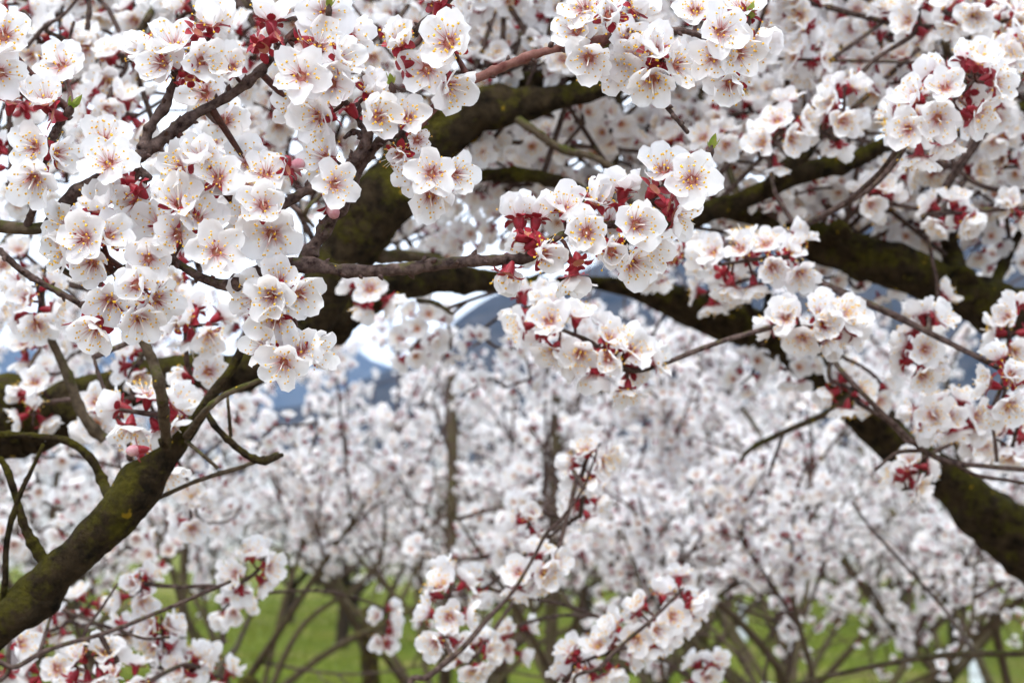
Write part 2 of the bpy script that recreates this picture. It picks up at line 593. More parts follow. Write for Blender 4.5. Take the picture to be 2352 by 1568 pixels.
def scatter_mesh(name, bank, P, F, S, seed):
    """one mesh made of many flowers: positions P, facings F, scales S"""
    r_ = np.random.default_rng(seed)
    which = r_.integers(0, len(bank), len(P))
    rolls = r_.uniform(0, 6.28, len(P))
    F = F / (np.linalg.norm(F, axis=1)[:, None] + 1e-9)
    H = np.where(np.abs(F[:, 2:3]) < .95, np.array([[0, 0, 1.]]), np.array([[1., 0, 0]]))
    X = np.cross(H, F); X /= np.linalg.norm(X, axis=1)[:, None]
    Y = np.cross(F, X)
    c, s = np.cos(rolls)[:, None], np.sin(rolls)[:, None]
    A, B = X * c + Y * s, -X * s + Y * c
    Mx = np.stack([A, B, F], 2) * S[:, None, None]
    allV, allQ, allT, mqs, mts, tis, n = [], [], [], [], [], [], 0
    for b in range(len(bank)):
        idx = np.nonzero(which == b)[0]
        if not len(idx): continue
        V, Q, T, mq, mt, ti = bank[b]
        W = np.einsum('kij,vj->kvi', Mx[idx], V) + P[idx][:, None, :]
        o = (np.arange(len(idx)) * len(V) + n)[:, None, None]
        allV.append(W.reshape(-1, 3)); allQ.append((Q[None] + o).reshape(-1, 4)); allT.append((T[None] + o).reshape(-1, 3))
        mqs.append(np.tile(mq, len(idx))); mts.append(np.tile(mt, len(idx))); tis.append(np.tile(ti, len(idx)))
        n += len(idx) * len(V)
    Q, T = np.concatenate(allQ), np.concatenate(allT)
    fs, ms = [], []
    if len(Q): fs.append(Q); ms.append(np.concatenate(mqs))
    if len(T): fs.append(T); ms.append(np.concatenate(mts))
    return new_mesh(name, np.concatenate(allV), fs, FLOWER_MATS, ms, True, np.concatenate(tis))


# ------------------------------------------------------------------ setting: ground, hills, haze
def ground_material():
    m, n, l = mat_new('orchard_grass')
    geo = n.new('ShaderNodeNewGeometry')
    pos = geo.outputs['Position']
    a = noise(n, l, pos, 0.9, 5, .65)
    ra = ramp(n, [(0.30, (0.046, 0.070, 0.006)), (0.5, (0.092, 0.122, 0.008)), (0.72, (0.15, 0.155, 0.022))])
    l.new(a.outputs['Fac'], ra.inputs[0])
    mp = n.new('ShaderNodeMapping'); mp.inputs['Scale'].default_value = (0.35, 0.8, 1)
    l.new(pos, mp.inputs['Vector'])
    b = noise(n, l, mp.outputs[0], 0.75, 4, .6)
    rb = ramp(n, [(0.51, (0, 0, 0)), (0.66, (0.85, 0.85, 0.85))])
    l.new(b.outputs['Fac'], rb.inputs[0])
    c = mixc(n, l, rb.outputs[0], ra.outputs[0], (0.22, 0.165, 0.075))
    # unseen near ground tinted tan, added to cut green bounce onto the petals
    sp = n.new('ShaderNodeSeparateXYZ'); l.new(pos, sp.inputs[0])
    wv = n.new('ShaderNodeMath'); wv.operation = 'MULTIPLY_ADD'; l.new(a.outputs['Fac'], wv.inputs[0]); wv.inputs[1].default_value = 1.2; l.new(sp.outputs[1], wv.inputs[2])
    mr = n.new('ShaderNodeMapRange'); l.new(wv.outputs[0], mr.inputs[0])
    mr.inputs[1].default_value = 6.2; mr.inputs[2].default_value = 5.4
    nf = noise(n, l, pos, 9, 5, .7)
    bounce_soil = ramp(n, [(0.35, (0.17, 0.125, 0.085)), (0.65, (0.30, 0.24, 0.17))]); l.new(nf.outputs['Fac'], bounce_soil.inputs[0])
    c = mixc(n, l, mr.outputs[0], c, bounce_soil.outputs[0])
    d = n.new('ShaderNodeBsdfPrincipled'); d.inputs['Roughness'].default_value = 0.9
    d.inputs['Specular IOR Level'].default_value = 0.1
    l.new(c, d.inputs['Base Color'])
    h = noise(n, l, pos, 25, 5, .7)
    bp = n.new('ShaderNodeBump'); bp.inputs['Distance'].default_value = .05; bp.inputs['Strength'].default_value = .6
    l.new(h.outputs['Fac'], bp.inputs['Height']); l.new(bp.outputs[0], d.inputs['Normal'])
    o = n.new('ShaderNodeOutputMaterial'); l.new(d.outputs[0], o.inputs[0])
    return m


def ground_z(x, y):
    P = np.stack([np.asarray(x, float), np.asarray(y, float), np.zeros_like(np.asarray(x, float))], -1).reshape(-1, 3)
    fade = np.clip(1 - np.hypot(P[:, 0], P[:, 1]) / 300, 0, 1)
    return (0.05 * wob(P, 0.5) * fade).reshape(np.shape(x))


def axis_steps(lim):
    s = [0]
    st = 0.5
    while s[-1] < lim:
        s.append(min(lim, s[-1] + st))
        if s[-1] > 30: st *= 1.22
    return np.array(sorted({-v for v in s} | set(s)))


gx = axis_steps(5000)
GX, GY = np.meshgrid(gx, gx, indexing='ij')
GV = np.stack([GX, GY, ground_z(GX, GY)], -1).reshape(-1, 3)
ng = len(gx)
ii = np.arange(ng - 1)[:, None] * ng; jj = np.arange(ng - 1)[None, :]
GQ = np.stack([ii + jj, ii + ng + jj, ii + ng + jj + 1, ii + jj + 1], -1).reshape(-1, 4)
ground = add_obj('ground', new_mesh('ground', GV, [GQ], [ground_material()]))
tag(ground, 'green orchard grass ground with dry straw patches', 'ground', kind='structure')

# grass blades in the part of the meadow the picture shows
M_GRASS = plain('grass_blade', (0.086, 0.128, 0.007), 0.6, (0.165, 0.165, 0.025), 1.3, 0.2, 0.3)
nb = 130000
gd = 9 + 36 * rng.uniform(0, 1, nb) ** 1.5
gxx = (rng.uniform(-0.42, 0.42, nb)) * gd
gz = ground_z(gxx, gd)
dry = wob(np.stack([gxx * .35, gd * .8, gxx * 0], 1), 1.6)
hgt = rng.uniform(0.03, 0.10, nb) * np.clip(1.1 - .5 * dry, .25, 1.3)
an = rng.uniform(0, 6.28, nb)
bw = rng.uniform(.003, .006, nb) * (1 + gd / 30)
base = np.stack([gxx, gd, gz], 1)
sd = np.stack([np.cos(an), np.sin(an), an * 0], 1) * bw[:, None]
tip = base + np.stack([rng.normal(0, .35, nb) * hgt, rng.normal(0, .35, nb) * hgt, hgt], 1)
GBV = np.stack([base - sd, base + sd, tip], 1).reshape(-1, 3)
GBT = np.arange(nb * 3).reshape(-1, 3)
grass = add_obj('grass', new_mesh('grass', GBV, [GBT], [M_GRASS], None, False))
tag(grass, 'short green grass growing between the orchard rows', 'grass', kind='stuff')


def forest_material(name, c1, c2, sc):
    m, n, l = mat_new(name)
    geo = n.new('ShaderNodeNewGeometry')
    a = noise(n, l, geo.outputs['Position'], sc, 6, .7)
    r = ramp(n, [(0.35, c1), (0.65, c2)])
    l.new(a.outputs['Fac'], r.inputs[0])
    d = n.new('ShaderNodeBsdfPrincipled'); d.inputs['Roughness'].default_value = 1; d.inputs['Specular IOR Level'].default_value = 0
    l.new(r.outputs[0], d.inputs['Base Color'])
    o = n.new('ShaderNodeOutputMaterial'); l.new(d.outputs[0], o.inputs[0])
    return m


def ridge(name, label, pts, d0, depth, mat):
    """a hill whose skyline follows elevation angles; slopes run down towards and away from the camera"""
    p = np.array(pts, float)
    xs = np.linspace(p[0, 0], p[-1, 0], 160)
    ys = np.interp(xs, p[:, 0], p[:, 1])
    rows = []
    for k, f in enumerate(np.linspace(-1, 1, 17)):
        dist = d0 + f * depth
        hh = (1235 - ys) * K * d0 * (0.5 + 0.5 * math.cos(math.pi * f)) + CAM_H
        X = (xs - 1176) * K * d0
        Y = np.full_like(xs, dist)
        Pn = np.stack([X, Y, hh * 0], 1)
        hh = hh * (1 + .05 * wob(Pn, .006)) + 9 * wob(Pn, .03) * (0.5 + 0.5 * math.cos(math.pi * f)) - (30 if abs(f) == 1 else 0)
        rows.append(np.stack([X, Y, hh], 1))
    V = np.concatenate(rows)
    a = np.arange(16)[:, None] * 160; b = np.arange(159)[None, :]
    Q = np.stack([a + b, a + b + 1, a + 161 + b, a + 160 + b], -1).reshape(-1, 4)
    o = add_obj(name, new_mesh(name, V, [Q], [mat]))
    tag(o, label, 'hill', kind='structure')


ridge('hill', 'dark wooded hillside rising behind the blossoming orchard',
      [(-900, 1190), (200, 1130), (600, 960), (800, 905), (930, 850), (1050, 742), (1150, 690), (1300, 640), (1500, 590),
       (1900, 440), (2300, 345), (2700, 300), (3400, 420)], 1500, 700,
      forest_material('wooded_slope', (0.004, 0.006, 0.008), (0.050, 0.042, 0.036), 0.03))
ridge('mountain', 'pale blue mountain beyond the dark wooded hill',
      [(-1200, 760), (-300, 780), (200, 800), (450, 850), (640, 845), (740, 815), (800, 805), (860, 840), (960, 890), (1400, 960), (2600, 900)],
      3600, 1100, forest_material('mountain_slope', (0.008, 0.012, 0.014), (0.05, 0.05, 0.045), 0.012))


# ------------------------------------------------------------------ near trees: registry
class Tree:
    def __init__(self, name, base, label, group=None):
        self.root = empty(name, base)
        tag(self.root, label, 'tree', group)
        self.base = np.array(base, float)
        self.samples = []          # points of all branches (world), xyz r
        self.count = 0
        self.fill = []             # flowers too many or too small to be parts of their own

    def branch(self, name, P, mat, sides=8, rough=.07, freq=1.1, knots=0, seed=None):
        """P (n,4) world xyz+radius, already dense"""
        seed = random.randrange(10000) if seed is None else seed
        Q = np.array(P, float)
        self.samples.append(Q.copy())
        Q[:, :3] -= self.base
        V, F, T = tube(Q, sides, rough, freq, knots, seed)
        fs = [F] + ([T] if T is not None else [])
        return add_obj(name, new_mesh(name, V, fs, [mat]), self.root)

    def nearest(self, p, dmin=None):
        A = np.concatenate(self.samples)
        if dmin is not None:
            A = A[(A[:, :3] - AC0) @ ACF > dmin]
        dd = np.linalg.norm(A[:, :3] - p, axis=1)
        i = int(np.argmin(dd))
        return A[i], dd[i]

    def blossom(self, pos, face, scale=1.0, seed=0, open_a=None, old=False, stalk=True, roll=None):
        r_ = np.random.default_rng(seed)
        M = np.eye(4)
        rr = r_.uniform(0, 6.28) if roll is None else roll
        M[:3, :3] = look_matrix(face, rr) * scale
        M[:3, 3] = np.asarray(pos) - self.base
        b = add_obj('blossom', CALYX[r_.integers(len(CALYX))], self.root, Matrix(M.tolist()))
        op = R(r_.uniform(14, 42)) if open_a is None else open_a
        wsc = r_.uniform(.82, 1.02)
        if r_.random() < .11: op = R(r_.uniform(54, 70))
        lost = r_.integers(5) if r_.random() < .07 else -1
        for ip, (Mp, off) in enumerate(petal_frames(r_, op)):
            if ip == lost: continue
            sc = r_.uniform(.92, 1.09) * (.62 if old else 1)
            L = np.eye(4); L[:3, :3] = Mp * sc * np.array([1, wsc, 1]); L[:3, 3] = off
            add_obj('petal', PETALS[r_.integers(N_PET)], b, Matrix(L.tolist()))
        add_obj('stamens', STAMENS_OLD if old else STAMENS[r_.integers(len(STAMENS))], b)
        self.count += 1
        if stalk:
            f = np.asarray(face, float); f = f / np.linalg.norm(f)
            p0 = np.asarray(pos) - f * .0072 * scale
            q, dist = self.nearest(p0)
            tgt = q[:3]
            if dist < .12:
                mid = p0 * .55 + tgt * .45 - f * min(.006, dist * .25)
                r0 = .0010
                r1 = .0011 if dist < .02 else .0019
                P = spline(np.array([[*p0, r0], [*mid, (r0 + r1) / 2], [*tgt, r1]]), 3 if dist < .03 else 6)
                P[:, :3] -= np.asarray(pos)
                P[:, :3] = P[:, :3] @ M[:3, :3] / scale ** 2
                P[:, 3] /= scale
                V, Q, T = tube(P, 5, .12, 1.0, 0 if dist < .02 else 2, seed)
                add_obj('stalk', new_mesh('stalk', V, [Q, T], [M_STALK]), b)
        return b


def path(pts, d, n_per=8):
    """pts: (x, y, width) in picture units at depth d, or (x, y, width, depth), or ('w', X, Y, Z, radius)"""
    out = []
    for p in pts:
        if p[0] == 'w':
            out.append([p[1], p[2], p[3], p[4]])
        else:
            dd = p[3] if len(p) > 3 else d
            q = at(p[0], p[1], dd)
            out.append([q.x, q.y, q.z, .5 * p[2] * K * dd])
    return spline(np.array(out), n_per)


TA = Tree('apricot_tree', (-1.02, 1.42, 0), 'old mossy apricot tree whose sharp blossoming twigs hang before thick lichen-spotted limbs')
TB = Tree('apricot_tree', (1.22, 2.25, 0), 'apricot tree with a long dark limb arching over the grass and a round pruning knot')
TC = Tree('apricot_tree', (0.02, 1.34, 0), 'low apricot tree sending slender blossoming shoots up over the grass')
D0 = 0.83

# trunks stand just outside the picture
TA.branch('trunk', spline(np.array([[-1.02, 1.42, -.05, .085], [-1.0, 1.42, .4, .07], [-.95, 1.40, .85, .062], [-.90, 1.38, 1.1, .05]]), 10), M_LIMB, 18, .09, 1.0, 5)
TB.branch('trunk', spline(np.array([[1.22, 2.25, -.05, .09], [1.2, 2.22, .4, .075], [1.1, 2.15, .85, .062], [.98, 2.08, 1.15, .05]]), 10), M_LIMB, 18, .09, 1.0, 5)

A_LIMBS = [
    # bottom-left mossy limb
    ([('w', -.90, 1.38, 1.08, .04), ('w', -.62, 1.22, 1.22, .034), (-60, 1488, 98), (60, 1380, 94), (180, 1270, 92), (268, 1182, 98), (335, 1104, 92), (385, 1045, 60), (420, 1005, 40), (455, 958, 34), (492, 900, 24), (535, 842, 20), (576, 750, 15)], 1.04, M_LIMB, 20),
    # thick limb behind, sweeping up to the middle
    ([('w', -.92, 1.40, 1.05, .045), ('w', -.75, 1.45, 1.4, .036), (-60, 1010, 150), (100, 962, 122), (250, 895, 104), (420, 860, 92), (560, 850, 92), (690, 770, 90), (760, 645, 112), (830, 525, 142), (925, 405, 148), (1010, 305, 130), (1100, 255, 88), (1200, 240, 70), (1300, 222, 54), (1400, 200, 40), (1500, 190, 26)], 1.42, M_LIMB, 24),
    ([(1000, 320, 90, 1.42), (1080, 262, 78), (1160, 212, 62), (1270, 182, 46), (1340, 150, 36), (1440, 90, 26)], 1.45, M_LIMB, 16),
    ([(660, 800, 70, 1.42), (720, 752, 82), (790, 715, 78), (880, 672, 70), (1000, 645, 60), (1100, 645, 50), (1230, 655, 36), (1330, 665, 24)], 1.5, M_LIMB, 16),
    ([('w', -.90, 1.38, 1.1, .04), ('w', -.75, 1.15, 1.5, .03), ('w', -.55, .95, 1.75, .02), (-160, 500, 40, .87), (-60, 512, 30), (60, 526, 26), (104, 524, 22), (116, 556, 17), (134, 601, 16), (156, 627, 15), (204, 640, 14), (258, 623, 13), (303, 606, 9)], .84, M_BRANCH, 12),
    # high limb outside on the left carrying the upper left crown
    ([('w', -.91, 1.39, 1.05, .04), ('w', -.95, 1.6, 1.6, .03), (-150, 420, 60, 1.7), (100, 250, 45), (330, 90, 32), (520, -60, 22), (700, -160, 14)], 1.75, M_BRANCH, 10),
]
A_BRANCHES = [
    ([(104, 522, 22, .845), (165, 452, 31), (240, 405, 30), (330, 353, 27), (400, 300, 25), (450, 263, 23), (540, 212, 21), (585, 175, 19), (626, 132, 16), (660, 90, 10)], D0, M_TWIG, 12),
    ([(330, 352, 24), (336, 318, 22), (348, 288, 20), (380, 240, 18), (400, 187, 15), (410, 168, 11)], D0, M_TWIG, 10),
    ([(305, 372, 20), (326, 397, 19), (346, 412, 13)], D0, M_TWIG, 10),
    ([(-80, 520, 16, .95), (0, 578, 15), (48, 620, 15), (99, 652, 15), (145, 676, 14), (191, 703, 12), (230, 740, 7)], .92, M_TWIG, 8),
    # the sharp horizontal branch
    ([(303, 606, 10, .845), (370, 590, 14), (410, 607, 17), (468, 640, 20), (530, 654, 27), (585, 626, 31), (640, 614, 33), (704, 607, 33), (780, 620, 27), (850, 622, 26), (940, 616, 26), (1000, 608, 27), (1070, 601, 25), (1140, 597, 24), (1215, 592, 20), (1250, 562, 16), (1330, 524, 15), (1420, 514, 14), (1462, 500, 13), (1500, 455, 12), (1535, 415, 10), (1590, 365, 8)], D0, M_TWIG, 14),
    ([(700, 600, 32), (706, 584, 27), (735, 545, 26), (762, 499, 26), (786, 480, 25), (816, 403, 24), (850, 350, 22), (888, 316, 18), (960, 300, 11)], D0 + .004, M_TWIG, 12),
    ([(600, 530, 16), (640, 482, 18), (680, 452, 20), (722, 427, 20), (795, 382, 20), (824, 356, 27), (844, 318, 27), (838, 290, 22), (808, 250, 16), (790, 232, 10)], D0 - .004, M_TWIG, 12),
    ([(840, 318, 12), (815, 302, 12), (790, 318, 8)], D0, M_TWIG, 8),
    # young red shoot
    ([(955, 300, 14), (1000, 246, 18), (1070, 193, 21), (1150, 156, 20), (1230, 125, 19), (1310, 106, 19), (1375, 96, 24), (1400, 88, 18), (1450, 70, 13), (1500, 110, 10), (1540, 140, 8)], D0, M_TWIG_RED, 12),
    ([(1400, 90, 16), (1560, 70, 13), (1670, 110, 12), (1700, 84, 12), (1716, 48, 9)], D0 + .01, M_TWIG, 9),
    ([(1510, 205, 11, .86), (1528, 240, 12), (1545, 262, 11), (1580, 306, 9)], .88, M_TWIG, 8),
    ([(940, 80, 14, .87), (1000, 30, 17), (1030, 0, 18), (1080, -60, 20), (1180, -140, 24)], D0, M_TWIG, 9),
    ([(95, 390, 13), (118, 322, 17), (137, 285, 17), (158, 252, 12)], D0, M_TWIG, 9),
    ([(60, 526, 20, .84), (85, 450, 14), (95, 390, 13)], D0, M_TWIG, 9),
    # lower left twigs
    ([(430, 1000, 20, 1.03), (470, 945, 15), (520, 905, 14), (610, 868, 12)], .98, M_BRANCH, 8),
    ([(385, 1040, 22, 1.04), (370, 900, 26), (350, 830, 26), (322, 765, 24), (300, 700, 20), (270, 640, 14)], 1.0, M_BRANCH, 9),
    ([(395, 1022, 20, 1.04), (375, 1018, 16), (365, 1008, 9)], 1.03, M_LIMB, 8),
    ([(425, 1010, 12, 1.04), (460, 1040, 9), (500, 1074, 8)], 1.0, M_BRANCH, 7),
    ([(470, 940, 14, 1.03), (500, 985, 15), (560, 1040, 15), (605, 1058, 16), (650, 1044, 8)], 1.02, M_LIMB, 8),
    ([(340, 1110, 12, 1.04), (345, 1148, 11), (450, 1105, 10), (560, 1070, 10), (640, 1040, 8)], 1.06, M_BRANCH, 7),
    ([(530, 1000, 9, 1.05), (525, 940, 8), (522, 905, 7)], 1.02, M_BRANCH, 6),
    ([(110, 1300, 30, 1.04), (85, 1262, 24), (60, 1215, 20), (42, 1160, 18), (18, 1085, 15), (0, 1050, 12)], 1.04, M_LIMB, 9),
    ([(0, 1420, 20, 1.04), (12, 1330, 15), (16, 1240, 14), (40, 1150, 12), (72, 1080, 10), (100, 1020, 8)], 1.03, M_LIMB, 8),
    ([(255, 1150, 26, 1.04), (235, 1105, 22), (205, 1050, 18), (150, 1012, 17), (60, 1000, 16), (-40, 998, 14)], 1.06, M_LIMB, 9),
    ([(240, 1010, 26, 1.2), (195, 960, 24), (150, 850, 22), (110, 760, 20), (95, 690, 16), (110, 610, 12)], 1.2, M_BRANCH, 8),
    ([(290, 1000, 10, 1.1), (255, 930, 11), (230, 870, 9), (215, 820, 7)], 1.08, M_TWIG, 7),
    # around the middle limb
    ([(1060, 408, 26, 1.45), (1130, 402, 28), (1210, 402, 28), (1290, 420, 26), (1345, 445, 22), (1400, 500, 14)], 1.46, M_LIMB, 10),
    ([(1170, 262, 20, 1.43), (1215, 292, 20), (1290, 343, 17), (1360, 360, 15), (1430, 396, 12)], 1.40, M_BRANCH, 8),
    ([(870, 590, 34, 1.44), (930, 588, 26), (1010, 598, 22), (1080, 625, 14)], 1.5, M_BRANCH, 8),
    ([(960, 690, 12, 1.48), (1000, 696, 11), (1040, 722, 8)], 1.46, M_BRANCH, 7),
    ([(1415, 200, 20, 1.75), (1412, 260, 32), (1414, 320, 30), (1408, 380, 24), (1380, 450, 16)], 1.75, M_BRANCH, 8),
    ([(1412, 300, 16, 1.75), (1480, 300, 14), (1540, 290, 10)], 1.8, M_BRANCH, 7),
    ([(720, 520, 8, 1.2), (700, 490, 9), (730, 455, 9), (760, 430, 7)], 1.15, M_BRANCH, 6),
    # upper left
    ([(300, 120, 22, 1.75), (330, 60, 20, 1.4), (360, 10, 18, 1.4), (400, -60, 16, 1.4)], 1.4, M_BRANCH, 7),
    ([(530, 0, 30, 1.5), (560, 12, 26), (600, 0, 20), (660, -40, 18)], 1.5, M_BRANCH, 7),
    ([(60, 110, 10, 1.2), (105, 60, 11), (145, 35, 9), (200, -30, 8)], 1.2, M_TWIG, 6),
    ([(200, 70, 12, 1.2), (205, 20, 12), (195, -30, 9)], 1.2, M_TWIG, 6),
    ([(155, 200, 9, 1.15), (152, 150, 9), (160, 90, 8), (170, 50, 7)], 1.15, M_TWIG, 6),
]
for pts, d, mat, sides in A_LIMBS:
    big = mat is M_LIMB
    TA.branch('limb', path(pts, d, 26), mat, sides + 12, .125, 1.25, 18 if big else 5)
for pts, d, mat, sides in A_BRANCHES:
    hi = d < .9
    TA.branch('branch' if pts[1][2] > 18 else 'twig', path(pts, d, 16 if hi else 12), mat, sides, .10, 1.0, 4 * len(pts) if hi else 3 * len(pts))

TC.branch('trunk', spline(np.array([[.02, 1.34, -.05, .045], [.03, 1.34, .4, .036], [0, 1.33, .85, .03], [-.02, 1.32, 1.1, .024]]), 10), M_LIMB, 14, .09, 1.0, 4)
TC.branch('limb', spline(np.array([[-.01, 1.32, 1.05, .018], [-.2, 1.33, 1.13, .013], [-.45, 1.34, 1.13, .009], [-.6, 1.34, 1.16, .006]]), 8), M_BRANCH, 9, .08, 1.0, 4)
TC.branch('limb', spline(np.array([[-.01, 1.32, 1.05, .018], [.1, 1.29, 1.18, .012], [.22, 1.27, 1.25, .009], [.4, 1.27, 1.27, .006]]), 8), M_BRANCH, 9, .08, 1.0, 4)
C_BRANCHES = [
    # shoots rising from the limb under the picture
    ([('w', -.45, 1.34, 1.11, .008), (-80, 1600, 14), (40, 1530, 13), (120, 1488, 12), (250, 1450, 11), (400, 1390, 10), (530, 1334, 8)], 1.2, M_TWIG, 7),
    ([(190, 1470, 8, 1.2), (200, 1440, 8), (230, 1400, 7), (270, 1340, 5)], 1.2, M_TWIG, 6),
    ([(265, 1442, 8, 1.2), (330, 1465, 7), (390, 1462, 6)], 1.2, M_TWIG, 6),
    ([(90, 1500, 10, 1.2), (115, 1420, 8), (125, 1370, 6)], 1.22, M_TWIG, 6),
    ([('w', -.05, 1.29, 1.22, .007), (940, 1610, 16), (985, 1552, 15), (1060, 1490, 14), (1120, 1420, 12), (1176, 1360, 9), (1225, 1280, 8), (1255, 1225, 9), (1292, 1188, 8), (1340, 1120, 6), (1370, 1040, 5)], 1.3, M_TWIG, 8),
    ([('w', .15, 1.27, 1.26, .006), (1330, 1600, 12), (1380, 1530, 11), (1440, 1470, 10), (1500, 1420, 9), (1570, 1350, 7)], 1.33, M_TWIG, 7),
    ([('w', -.15, 1.3, 1.2, .007), (490, 1620, 16, 1.6), (545, 1480, 15, 1.9), (580, 1400, 13, 2.0), (610, 1330, 10, 2.0)], 1.9, M_BRANCH, 7),
    ([('w', -.3, 1.32, 1.16, .007), (380, 1600, 10, 1.5), (450, 1530, 9, 1.6), (520, 1470, 8, 1.7)], 1.6, M_TWIG, 6),
]
for pts, d, mat, sides in C_BRANCHES:
    TC.branch('twig', path(pts, d, 7), mat, sides, .075, 1.0, 4)

B_LIMBS = [
    ([('w', .98, 2.08, 1.13, .045), (2440, 1330, 140), (2290, 1200, 112), (2200, 1122, 96), (2080, 1035, 88), (2000, 968, 95), (1920, 880, 88), (1820, 800, 88), (1720, 752, 86), (1600, 708, 84), (1480, 668, 58), (1380, 652, 30), (1280, 640, 16)], 2.0, M_LIMB, 20),
    ([('w', .99, 2.09, 1.1, .045), ('w', .85, 1.95, 1.45, .04), (2440, 785, 125, 1.75), (2300, 716, 112), (2200, 670, 110), (2100, 630, 100), (2000, 592, 96), (1900, 566, 92), (1830, 540, 78), (1740, 500, 50), (1660, 480, 34)], 1.68, M_LIMB, 20),
    ([('w', .85, 1.95, 1.43, .03), ('w', .78, 1.75, 1.62, .022), (2470, 215, 38, 1.55), (2352, 252, 37), (2200, 296, 37), (2050, 330, 37), (1950, 368, 41), (1830, 402, 46), (1700, 462, 48), (1590, 496, 48), (1500, 520, 34), (1430, 560, 20)], 1.5, M_LIMB, 14),
    ([('w', .8, 1.9, 1.6, .025), (2480, 140, 34, 2.1), (2250, 190, 28), (2020, 206, 22), (1900, 216, 19), (1700, 222, 18), (1560, 200, 15), (1480, 190, 12)], 1.9, M_BRANCH, 9),
]
B_BRANCHES = [
    ([(1760, 440, 40, 1.5), (1800, 392, 36), (1850, 350, 32), (1880, 310, 18), (1905, 250, 12)], 1.46, M_LIMB, 10),
    ([(1790, 540, 16, 1.6), (1830, 525, 15, 1.3), (1900, 490, 15), (2000, 430, 15), (2060, 365, 14), (2092, 310, 11)], 1.2, M_TWIG, 8),
    ([(1905, 560, 40, 1.68), (1925, 520, 34), (1950, 545, 30)], 1.62, M_LIMB, 9),
    ([(2210, 650, 60, 1.66), (2190, 600, 50), (2180, 540, 36), (2195, 480, 24)], 1.72, M_LIMB, 10),
    ([(2270, 690, 40, 1.7), (2300, 620, 26), (2340, 540, 20), (2380, 480, 16)], 1.75, M_LIMB, 8),
    ([(1800, 630, 15, 1.6), (1840, 632, 17, 1.3), (1920, 665, 17), (2050, 722, 17), (2130, 762, 16), (2230, 812, 14), (2330, 862, 13), (2400, 890, 12)], 1.22, M_TWIG, 8),
    ([(1900, 800, 14, 1.7), (1920, 835, 13, 1.35), (1960, 882, 13), (2040, 962, 13), (2120, 1032, 14), (2180, 1060, 14), (2260, 1070, 12), (2400, 1082, 11)], 1.3, M_TWIG, 7),
    ([(2120, 1034, 10, 1.32), (2060, 1040, 9), (2010, 1080, 6)], 1.32, M_TWIG, 6),
    ([(2190, 1062, 9, 1.3), (2240, 1090, 9), (2330, 1105, 8), (2400, 1120, 8)], 1.32, M_TWIG, 6),
    ([(2290, 1060, 9, 1.3), (2285, 1010, 9), (2275, 950, 7)], 1.3, M_TWIG, 6),
    ([(2200, 296, 14, 1.5), (2183, 350, 12), (2212, 400, 12), (2280, 434, 12), (2400, 440, 12)], 1.45, M_TWIG, 7),
    ([(2000, 450, 10, 1.45), (2060, 470, 11), (2115, 478, 11), (2150, 455, 8)], 1.45, M_TWIG, 6),
    ([(1960, 905, 20, 1.9), (1900, 948, 18), (1800, 992, 14), (1725, 1030, 12), (1700, 1060, 8)], 1.95, M_BRANCH, 7),
    ([(1800, 992, 10, 1.95), (1780, 1050, 9), (1765, 1095, 7)], 1.95, M_TWIG, 6),
    ([(2185, 210, 16, 1.9), (2178, 140, 20, 1.5), (2168, 60, 19, 1.45), (2165, -20, 18, 1.45)], 1.5, M_BRANCH, 7),
    ([(2175, 180, 14, 1.5), (2150, 140, 16, 1.4), (2125, 85, 15, 1.4), (2105, 40, 12, 1.4)], 1.4, M_BRANCH, 7),
    ([(1900, 216, 18, 1.9), (1902, 120, 18), (1912, 40, 15), (1925, -40, 14)], 1.9, M_BRANCH, 7),
    ([(1985, 206, 12, 1.9), (1990, 120, 12), (2005, 40, 11), (2015, -40, 10)], 1.9, M_BRANCH, 6),
    ([(1805, 232, 14, 1.6), (1812, 170, 13, 1.5), (1835, 90, 13, 1.45), (1845, 20, 10, 1.45)], 1.5, M_TWIG, 7),
    ([(2290, 160, 18, 1.7), (2310, 110, 17, 1.5), (2340, 60, 15, 1.5), (2400, 20, 14, 1.5)], 1.5, M_BRANCH, 7),
    ([(1990, 300, 22, 1.7), (2060, 250, 20), (2140, 215, 18)], 1.7, M_BRANCH, 7),
    ([('w', 1.02, 2.1, 1.05, .012), (2440, 1490, 16), (2352, 1500, 15), (2250, 1500, 15), (2150, 1506, 15), (2000, 1530, 13), (1850, 1566, 11), (1780, 1590, 9)], 1.95, M_BRANCH, 7),
    ([(2240, 1500, 12, 1.95), (2170, 1400, 10), (2080, 1300, 9), (1990, 1200, 7), (1960, 1150, 5)], 2.2, M_TWIG, 6),
]
for pts, d, mat, sides in B_LIMBS:
    TB.branch('limb', path(pts, d, 22), mat, sides + 10, .125, 1.25, 16)
for pts, d, mat, sides in B_BRANCHES:
    TB.branch('branch' if pts[1][2] > 18 else 'twig', path(pts, d, 7), mat, sides, .075, 1.0, 4)
# ring-shaped pruning scar on the arching tree
kp = np.array(at(2213, 655, 1.628))
ka = np.linspace(0, 2 * math.pi, 15)
KR = np.stack([np.array(CX) * math.cos(a) * .0105 + np.array(CU) * math.sin(a) * .0145 for a in ka]) + kp
TB.branch('pruning_scar', np.column_stack([KR, np.full(len(KR), .0045)]), M_LIMB, 8, .1, 1.0, 0)
TB.samples.pop()
kp2 = np.array(at(1741, 690, 1.93))
KR = np.stack([np.array(CX) * math.cos(a) * .012 + np.array(CU) * math.sin(a) * .017 for a in ka]) + kp2
TB.branch('pruning_scar', np.column_stack([KR, np.full(len(KR), .005)]), M_LIMB, 8, .1, 1.0, 0)
TB.samples.pop()

